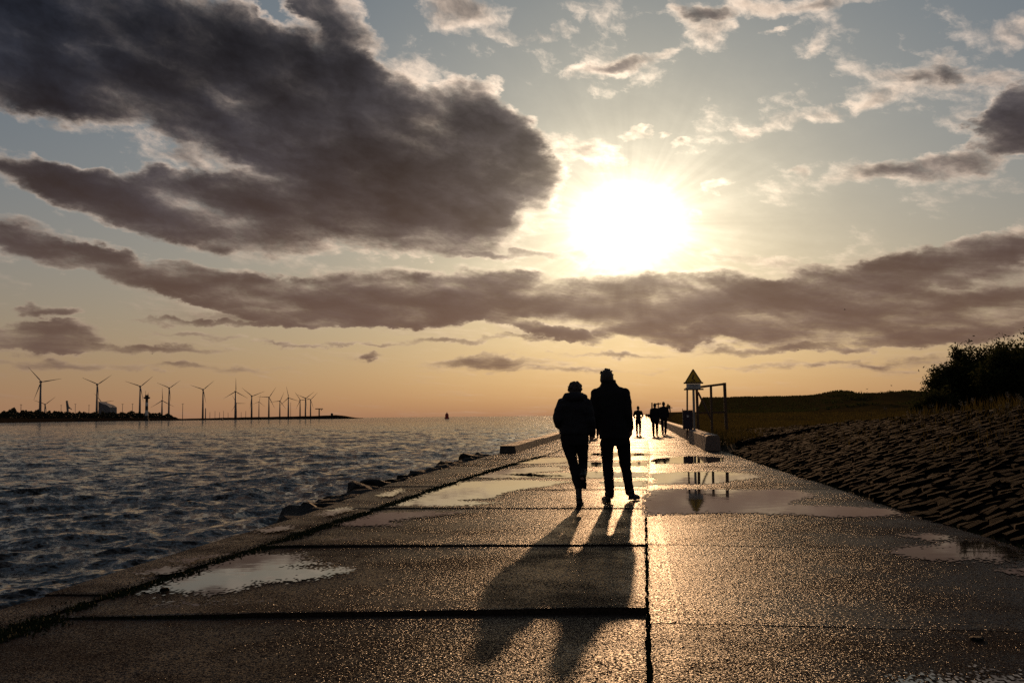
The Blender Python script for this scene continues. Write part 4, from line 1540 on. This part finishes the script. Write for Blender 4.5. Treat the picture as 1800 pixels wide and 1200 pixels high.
def weed_plant(kind, seed):
    q = random.Random(seed)
    st, lf, hd = MB(), MB(), MB()
    for s in range(q.choice((3, 4, 5))):
        a = q.uniform(0, 6.28)
        h = q.uniform(0.55, 1.0)
        top = Vector((math.cos(a) * 0.25 * h, math.sin(a) * 0.25 * h, h))
        mid = top * 0.5 + Vector((0, 0, 0.04))
        st.tube([(0, 0, -0.05), mid, top], [0.009, 0.007, 0.004], 5)
        for k in range(9):
            t = q.uniform(0.15, 0.9)
            p = mid * (t * 2) if t < 0.5 else mid + (top - mid) * (t * 2 - 1)
            b = q.uniform(0, 6.28)
            d = Vector((math.cos(b), math.sin(b), q.uniform(0.1, 0.6))) * q.uniform(0.07, 0.15)
            w = d.cross(Vector((0, 0, 1))).normalized() * 0.018
            lf.raw([p, p + d * 0.5 + w, p + d, p + d * 0.5 - w], [(0, 1, 2, 3)])
        if kind:
            for k in range(16):
                p = top + Vector((q.gauss(0, 0.035), q.gauss(0, 0.035), q.uniform(-0.14, 0.05)))
                hd.ball(p, q.uniform(0.008, 0.017), 6, 4)
        else:
            hd.limb([top, top + Vector((0, 0, 0.12))], [0.014, 0.006])
    return [('stem', st.mesh('stem', M['bark'])), ('leaves', lf.mesh('leaves', M['grass'])), ('seed_head', hd.mesh('seed_head', M['seed'] if kind else M['bark']))]


def build_weeds():
    kinds = [weed_plant(1, 1), weed_plant(1, 2), weed_plant(0, 3), weed_plant(0, 4)]
    q = random.Random(8)
    spots = []
    for px, py in ((1530, 740), (1560, 737), (1545, 735), (1600, 722), (1612, 716), (1622, 718), (1660, 725), (1668, 722), (1712, 715), (1728, 718), (1738, 712), (1755, 735), (1775, 742),
                   (1742, 755), (1785, 735), (1792, 742), (1780, 750), (1797, 728), (1760, 760), (1690, 745), (1650, 752), (1630, 735), (1608, 748), (1575, 752), (1700, 770), (1725, 782), (1765, 790), (1640, 712), (1600, 705)):
        d = ray(px, py)
        best, yy = None, 12.0
        while yy < 60:                                       # where that sight line meets the slope
            p = at(px, py, yy)
            if p.z <= land_z(p.x, yy): best = p; break
            yy += 0.2
        if best is None: best = Vector((at(px, py, 26).x, 26, 0)); best.z = land_z(best.x, 26)
        spots.append(best)
    spots.sort(key=lambda p: project(p)[0])
    count = [0, 0]
    for i, p in enumerate(spots):
        k = q.randrange(2) if i % 3 else 2 + q.randrange(2)
        pale = k < 2
        lab = ('pale-headed weed catching the low sun on the slope crest, ' if pale else 'dark upright weed stalks on the slope crest, ') + ORD[count[pale]] + ' from the left'
        count[pale] += 1
        t = thing('weed', lab, 'weed', (p.x, p.y, land_z(p.x, p.y)), q.uniform(0, 6.28), 'pale-headed weeds on the crest' if pale else 'dark weeds on the crest')
        s = q.uniform(0.25, 0.5)
        t.scale = (s, s, s)
        for nm, me in kinds[k]:
            link(nm, me, t)['kind'] = 'stuff'


build_weeds()


# ------------------------------------------------------------------ the far shore
def far_y(px):
    return float(np.interp(px, [-500, 0, 280, 340, 620, 640], [820, 950, 1650, 1800, 2100, 2100]))


def build_far_shore():
    pxs = list(np.arange(-520, 640, 6.0))
    V, nr = [], 6
    for px in pxs:
        y0 = far_y(px)
        bank = float(np.interp(px, [-500, 290, 320, 345, 430, 480, 560, 590, 605, 620, 634], [5.0, 5.0, 3.0, 3.4, 5.0, 5.5, 6.8, 8.2, 6.5, 3.0, 0.2])) + 0.3 * fbm(px, 0, 0.05, 1.0)
        for k, (dy, dz) in enumerate(((-4, -1.6), (6, 0.2), (26, 0.75), (60, 1.0), (900, 1.0), (1500, 0.9))):
            p = at(px, 735, y0 + dy)
            V.append((p.x, p.y, SEA + bank * dz if k else SEA - 1.0))
    me = npmesh('far_shore', V, grid_faces(len(pxs), nr), M['shore'], True)
    me.flip_normals()
    tag(link('far_shore', me), kind='structure')
    # woodland along the left part, one dark mass
    g = np.random.default_rng(5)
    n = 48000
    px = g.uniform(-480, 312, n)
    prof = np.interp(px, [-500, 0, 12, 22, 35, 62, 66, 80, 100, 106, 130, 160, 200, 240, 262, 280, 300, 312], [15, 14, 19, 21, 17, 19, 20, 14, 17, 18, 14, 14, 14, 13, 12, 12, 8, 1])
    C = np.zeros((n, 3))
    for i in range(n):
        y0 = far_y(px[i]) + 60 + g.uniform(0, 120)
        bump = 0.80 + 0.34 * fbm(px[i], 0, 0.11, 3.0, 3)
        h = prof[i] * bump * y0 / 1500
        p = at(px[i], 735, y0)
        C[i] = (p.x, p.y, SEA + 1.2 + (h + 1.5) * g.random() ** 0.9)
    s = g.uniform(0.6, 1.6, n)[:, None]
    a = g.normal(0, 1, (n, 3)); a /= np.linalg.norm(a, axis=1)[:, None]
    b = g.normal(0, 1, (n, 3)); b -= a * (a * b).sum(1)[:, None]; b /= np.linalg.norm(b, axis=1)[:, None]
    V = np.stack([C - a * s, C + b * s * 0.7, C + a * s, C - b * s * 0.7], 1).reshape(-1, 3)
    o = link('far_wood', npmesh('far_wood', V, np.arange(4 * n).reshape(-1, 4), M['farwood']))
    tag(o, 'dark belt of far trees along the left shore', 'wood', None, 'stuff')


build_far_shore()


def blade_mesh(L):
    secs = [(0.0, 0.028, 0.026), (0.06, 0.030, 0.024), (0.18, 0.056, 0.016), (0.45, 0.038, 0.010), (0.75, 0.022, 0.006), (0.95, 0.011, 0.003), (1.0, 0.004, 0.002)]
    vs, fs = [], []
    for (t, c, th) in secs:
        for (u, v) in ((-0.35, 0), (-0.1, 1), (0.65, 0), (-0.1, -1)):
            vs.append((u * c * L, v * th * L, t * L))
    for i in range(len(secs) - 1):
        for k in range(4):
            fs.append((i * 4 + k, i * 4 + (k + 1) % 4, (i + 1) * 4 + (k + 1) % 4, (i + 1) * 4 + k))
    fs += [(3, 2, 1, 0), tuple(len(vs) - 4 + k for k in range(4))]
    return pymesh('blade', vs, fs, M['turbine'])


TURBINES = [  # hub x, hub y, tower foot y, one blade tip, distance, label
    (71.9, 671, 737, (49, 643.7), 1250, 'largest wind turbine, leftmost on the far shore'),
    (79.3, 710.4, 735, (96.6, 696.4), 2600, 'small wind turbine just right of the leftmost big turbine'),
    (171, 675.4, 736, (195.4, 658), 1500, 'big wind turbine in front of the grey curved building'),
    (178.5, 707, 735, (165, 690), 2700, 'small wind turbine behind the grey curved building'),
    (246.5, 679, 735, (268.3, 660.4), 1720, 'big wind turbine just left of the striped lighthouse'),
    (285, 704, 734, (284.4, 680), 2400, 'small wind turbine with one blade straight up right of the lighthouse'),
    (297.4, 681.8, 733.5, (316.8, 667.6), 1800, 'big wind turbine at the right end of the tree belt'),
    (357, 684.5, 732.5, (376, 668.2), 1950, 'wind turbine standing alone beside the short dark mast'),
    (414, 688, 731, (414, 663), 2150, 'wind turbine with one blade straight up over the masts'),
    (415.4, 708.5, 731, (432.3, 709), 3100, 'small wind turbine overlapping the tower of the upright-bladed one'),
    (442.6, 696, 731, (424.2, 681), 2450, 'wind turbine first right of the upright-bladed one'),
    (455.3, 706, 730.5, (457.6, 693), 3000, 'small wind turbine second right of the upright-bladed one'),
    (472.8, 698, 730.5, (484.8, 680), 2550, 'wind turbine left of the middle of the right-hand row'),
    (492, 704.6, 730.5, (499.4, 688), 2900, 'smaller wind turbine in the middle of the right-hand row'),
    (507, 699, 730, (502.7, 677.7), 2600, 'wind turbine with a nearly upright blade in the right-hand row'),
    (527.6, 703, 730, (517.3, 687.6), 2850, 'wind turbine third from the right end of the row'),
    (537, 699.7, 729.5, (552.5, 688), 2650, 'wind turbine second from the right end of the row'),
    (546, 702, 729.5, (558, 689.6), 2750, 'rightmost wind turbine of the row, near the radar mast'),
]


def build_turbines():
    for (hx, hy, fy, tip, Y, label) in TURBINES:
        hub = at(hx, hy, Y)
        z0 = 0.0
        H = hub.z - z0
        t = thing('wind_turbine', label, 'wind turbine', (hub.x, hub.y, z0), group='wind turbines on the far shore')
        L = math.hypot(tip[0] - hx, tip[1] - hy) * Y / FPX * 1.02
        k = L / 24.0
        MB().tube([(0, 0, 0), (0, 0, H * 0.5), (0, 0, H - 0.6 * k)], [1.75 * k, 1.45 * k, 0.95 * k], 14).build('tower', M['turbine'], t, True)
        yaw = -math.atan2(hub.x, hub.y) * 0 + rad(12)
        R = Matrix.Rotation(math.atan2(-hub.x, hub.y) + rad(10), 3, 'Z')
        na = MB()
        na.box(R @ Vector((0, 1.2 * k, 0)) + Vector((0, 0, H)), (2.2 * k, 6.2 * k, 2.3 * k), R)
        na.build('nacelle', M['turbine'], t)
        hb = Vector((0, 0, H)) + R @ Vector((0, -2.6 * k, 0))
        MB().ball(hb, (1.15 * k, 1.5 * k, 1.15 * k), 12, 8, R).build('hub', M['turbine'], t, True)
        ang = math.atan2(tip[0] - hx, hy - tip[1]) - ROLL
        bm = blade_mesh(L)
        for j in range(3):
            o = link('blade', bm, t)
            o.location = hb
            o.rotation_euler = (R.to_4x4() @ Matrix.Rotation(ang + j * 2 * math.pi / 3, 4, 'Y')).to_euler()


build_turbines()


def build_far_things():
    # striped lighthouse
    Y = 1500
    f, top = at(257.5, 737, Y), at(257.5, 694, Y)
    f.z = SEA + 2.0
    H = top.z - f.z
    t = thing('lighthouse', 'black and white banded lighthouse with a wide gallery on the left shore', 'lighthouse', f)
    w = 3.0 * Y / FPX
    MB().loft([(0, 0, -2, w * 1.5, w * 1.5), (0, 0, 0.4, w * 1.5, w * 1.5)], 16).build('base', M['black'], t)
    zs = [0.4, 0.16 * H, 0.38 * H, 0.55 * H, 0.70 * H, 0.84 * H]
    for i in range(5):
        MB().loft([(0, 0, zs[i], w * (1 - 0.03 * i), w * (1 - 0.03 * i)), (0, 0, zs[i + 1], w * (0.97 - 0.03 * i), w * (0.97 - 0.03 * i))], 20).build('band', M['white'] if i in (1, 3) else M['black'], t, False)
    g_ = MB().loft([(0, 0, 0.84 * H, w * 1.1, w * 1.1), (0, 0, 0.875 * H, w * 2.05, w * 2.05), (0, 0, 0.915 * H, w * 2.05, w * 2.05)], 20).build('gallery', M['black'], t)
    MB().loft([(0, 0, 0.915 * H, w * 1.15, w * 1.15), (0, 0, 1.0 * H, w * 1.15, w * 1.15)], 16).build('lantern_room', M['black'], t)
    for x, h in ((-0.9, 0.17), (0.2, 0.06), (0.9, 0.09)):
        MB().tube([(x * w, 0, H * 0.99), (x * w, 0, H * (1 + h))], [0.28, 0.2], 6).build('antenna', M['black'], t)

    # grey curved building
    Y = 2050
    t = thing('curved_building', 'grey building with a sloping curved roof behind the trees', 'building', at(182, 735, Y) * 1.0)
    b = t.location.copy()
    out = [(173, 740), (173, 705.5), (176, 707.5), (181, 709.5), (186, 711), (190, 713), (192.8, 715.5), (192.8, 740)]
    P = [at(x, y, Y) - b for x, y in out]
    n = len(P)
    dep = 30
    body = MB().raw([p for p in P] + [p + Vector((0, dep, 0)) for p in P], [tuple(range(n)), tuple(range(2 * n - 1, n - 1, -1))] + [(k, k + n, (k + 1) % n + n, (k + 1) % n) for k in range(n)]).build('body', M['grey'], t)
    rf = MB()
    for i in range(1, 6):
        rf.bar(P[i] + Vector((0, -0.4, 0.4)), P[i + 1] + Vector((0, -0.4, 0.4)), 1.2, 0.8)
    rf.build('roof_edge', M['white'], t)

    # harbour crane
    Y = 2300
    t = thing('harbour_crane', 'pale harbour crane above the trees on the left shore', 'crane', (at(119, 735, Y).x, Y, 0))
    A = lambda x, y: at(x, y, Y) - t.location
    MB().bar(A(119.5, 728), A(117.5, 704), 3.6, 3.6).build('tower', M['grey'], t)
    MB().bar(A(118, 705), A(120.5, 715), 2.2, 2.2).build('jib', M['grey'], t)
    MB().bar(A(120, 714), A(126, 719.5), 1.6, 1.6).build('jib_tip', M['grey'], t)
    MB().box(A(121, 717), (5, 4, 3)).build('cab', M['grey'], t)

    # light masts and poles
    for px, y1, Y, w, lab in ((37, 711, 1500, 0.9, 'thin lamp mast above the trees left of the leftmost turbine'), (107.5, 712, 1700, 0.8, 'thin lamp mast just left of the harbour crane'),
                              (132.5, 710, 1700, 0.8, 'thin lamp mast just right of the harbour crane'), (156.5, 712, 1750, 0.8, 'thin lamp mast left of the grey curved building'),
                              (198.5, 714, 1800, 0.8, 'thin lamp mast right of the grey curved building'), (215.5, 710, 1800, 0.9, 'thin lamp mast left of the lighthouse turbine'),
                              (233, 709.5, 1800, 0.9, 'thin lamp mast right before the lighthouse turbine'), (321.3, 709.5, 1850, 1.0, 'lone lamp mast on the low spit past the tree belt'),
                              (361.3, 717, 2000, 2.0, 'short thick dark mast beside the lone turbine'), (511, 707, 2900, 1.1, 'thin pale mast in the right-hand turbine row'),
                              (369, 724, 2300, 1.0, 'first thin ship mast in the harbour'), (378, 722, 2350, 0.9, 'second thin ship mast in the harbour'), (386, 724, 2350, 1.0, 'third thin ship mast in the harbour'),
                              (393, 722, 2350, 0.9, 'fourth thin ship mast in the harbour'), (401, 725, 2350, 0.9, 'fifth thin ship mast in the harbour'), (424, 724, 2350, 0.9, 'sixth thin ship mast in the harbour'), (432, 722, 2350, 1.0, 'last thin ship mast in the harbour')):
        p, q = at(px, y1, Y), at(px, 735, Y)
        t = thing('mast', lab, 'mast', (p.x, Y, 0), group='masts on the far shore')
        MB().tube([(0, 0, 0), (0, 0, p.z)], [w * 0.6, w * 0.4], 6).build('pole', M['grey'], t)
        if Y < 1900: MB().box((0, 0, p.z), (w * 4.2, w, w * 0.7)).build('lamp_bar', M['grey'], t)

    # radar mast: a wide bar on a post
    Y = 2250
    t = thing('radar_mast', 'dark T-shaped radar mast on the end of the spit', 'mast', (at(561, 729, Y).x, Y, 3.0))
    A = lambda x, y: at(x, y, Y) - t.location
    z1 = A(561, 719).z
    MB().loft([(0, 0, 0, 1.7, 1.7), (0, 0, z1, 1.4, 1.4)], 10).build('post', M['black'], t)
    MB().bar(A(554.5, 718.3), A(567.5, 718.3), 3.0, 2.0).build('platform', M['black'], t)
    MB().box(A(565, 720.5), (1.8, 1.8, 2.0)).build('box', M['black'], t)
    p = at(583.5, 727, 2200)
    t = thing('shelter', 'tiny hut on top of the spit right of the radar mast', 'hut', (p.x, 2200, p.z - 4))
    MB().box((0, 0, 2.2), (4.4, 4, 4.4)).build('hut_wall', M['black'], t)
    MB().raw([(-2.6, -2.3, 4.4), (2.6, -2.3, 4.4), (2.6, 2.3, 4.4), (-2.6, 2.3, 4.4), (0, -2.3, 5.8), (0, 2.3, 5.8)], [(0, 1, 4), (1, 2, 5, 4), (2, 3, 5), (3, 0, 4, 5), (3, 2, 1, 0)]).build('roof', M['black'], t)

    # channel buoy
    Y = 980
    p = at(785.6, 735, Y)
    t = thing('channel_buoy', 'red channel buoy floating on the horizon left of the couple', 'buoy', (p.x, Y, SEA))
    k = Y / FPX
    MB().loft([(0, 0, -0.8, 4.2 * k, 4.2 * k), (0, 0, 0.9 * k, 4.6 * k, 4.6 * k), (0, 0, 1.8 * k, 4.0 * k, 4.0 * k)], 18).build('hull', M['red'], t)
    MB().loft([(0, 0, 1.8 * k, 3.4 * k, 3.4 * k), (0, 0, 8.2 * k, 2.9 * k, 2.9 * k), (0, 0, 10.2 * k, 1.1 * k, 1.1 * k)], 16).build('tower', M['red'], t)
    MB().loft([(0, 0, 10.2 * k, 0.8 * k, 0.8 * k), (0, 0, 12.2 * k, 0.3 * k, 0.3 * k)], 10).build('lantern', M['black'], t)
    p = gnd(390.5, 736.8, SEA)
    p = at(390.5, 736, 1300)
    t = thing('channel_buoy', 'small dark buoy off the spit below the turbine row', 'buoy', (p.x, 1300, SEA))
    MB().loft([(0, 0, -0.5, 1.0, 1.0), (0, 0, 0.8, 1.2, 1.2), (0, 0, 2.4, 0.8, 0.8), (0, 0, 3.2, 0.2, 0.2)], 12).build('hull', M['black'], t)

    # gulls
    for i, (px, py, Y, s, lab) in enumerate(((267.5, 622, 260, 0.9, 'gull flying low over the leftmost turbines'), (1524, 683.5, 150, 0.6, 'gull flying just above the dunes'), (1567, 677.5, 150, 0.55, 'gull flying above the dunes nearest the shrubs'),
                                            (1485, 544, 120, 0.5, 'gull high in the low cloud bank at right'), (1403, 615, 180, 0.6, 'gull between the dunes and the cloud bank'))):
        t = thing('gull', lab, 'bird', at(px, py, Y), 0.5 * i, 'gulls')
        MB().ball((0, 0, 0), (0.07 * s, 0.24 * s, 0.07 * s), 10, 6).build('body', M['feather'], t)
        for k in (-1, 1):
            MB().raw([(0, 0.09 * s, 0.02), (0, -0.07 * s, 0.02), (0.3 * k * s, -0.03 * s, 0.13 * s), (0.3 * k * s, 0.10 * s, 0.13 * s), (0.68 * k * s, -0.07 * s, 0.06 * s),
                      (0, 0.01 * s, 0.045 * s), (0.3 * k * s, 0.03 * s, 0.15 * s)], [(0, 1, 2, 3), (3, 2, 4), (0, 3, 6, 5), (5, 6, 2, 1), (3, 4, 6), (6, 4, 2)]).build('wing', M['feather'], t)


build_far_things()
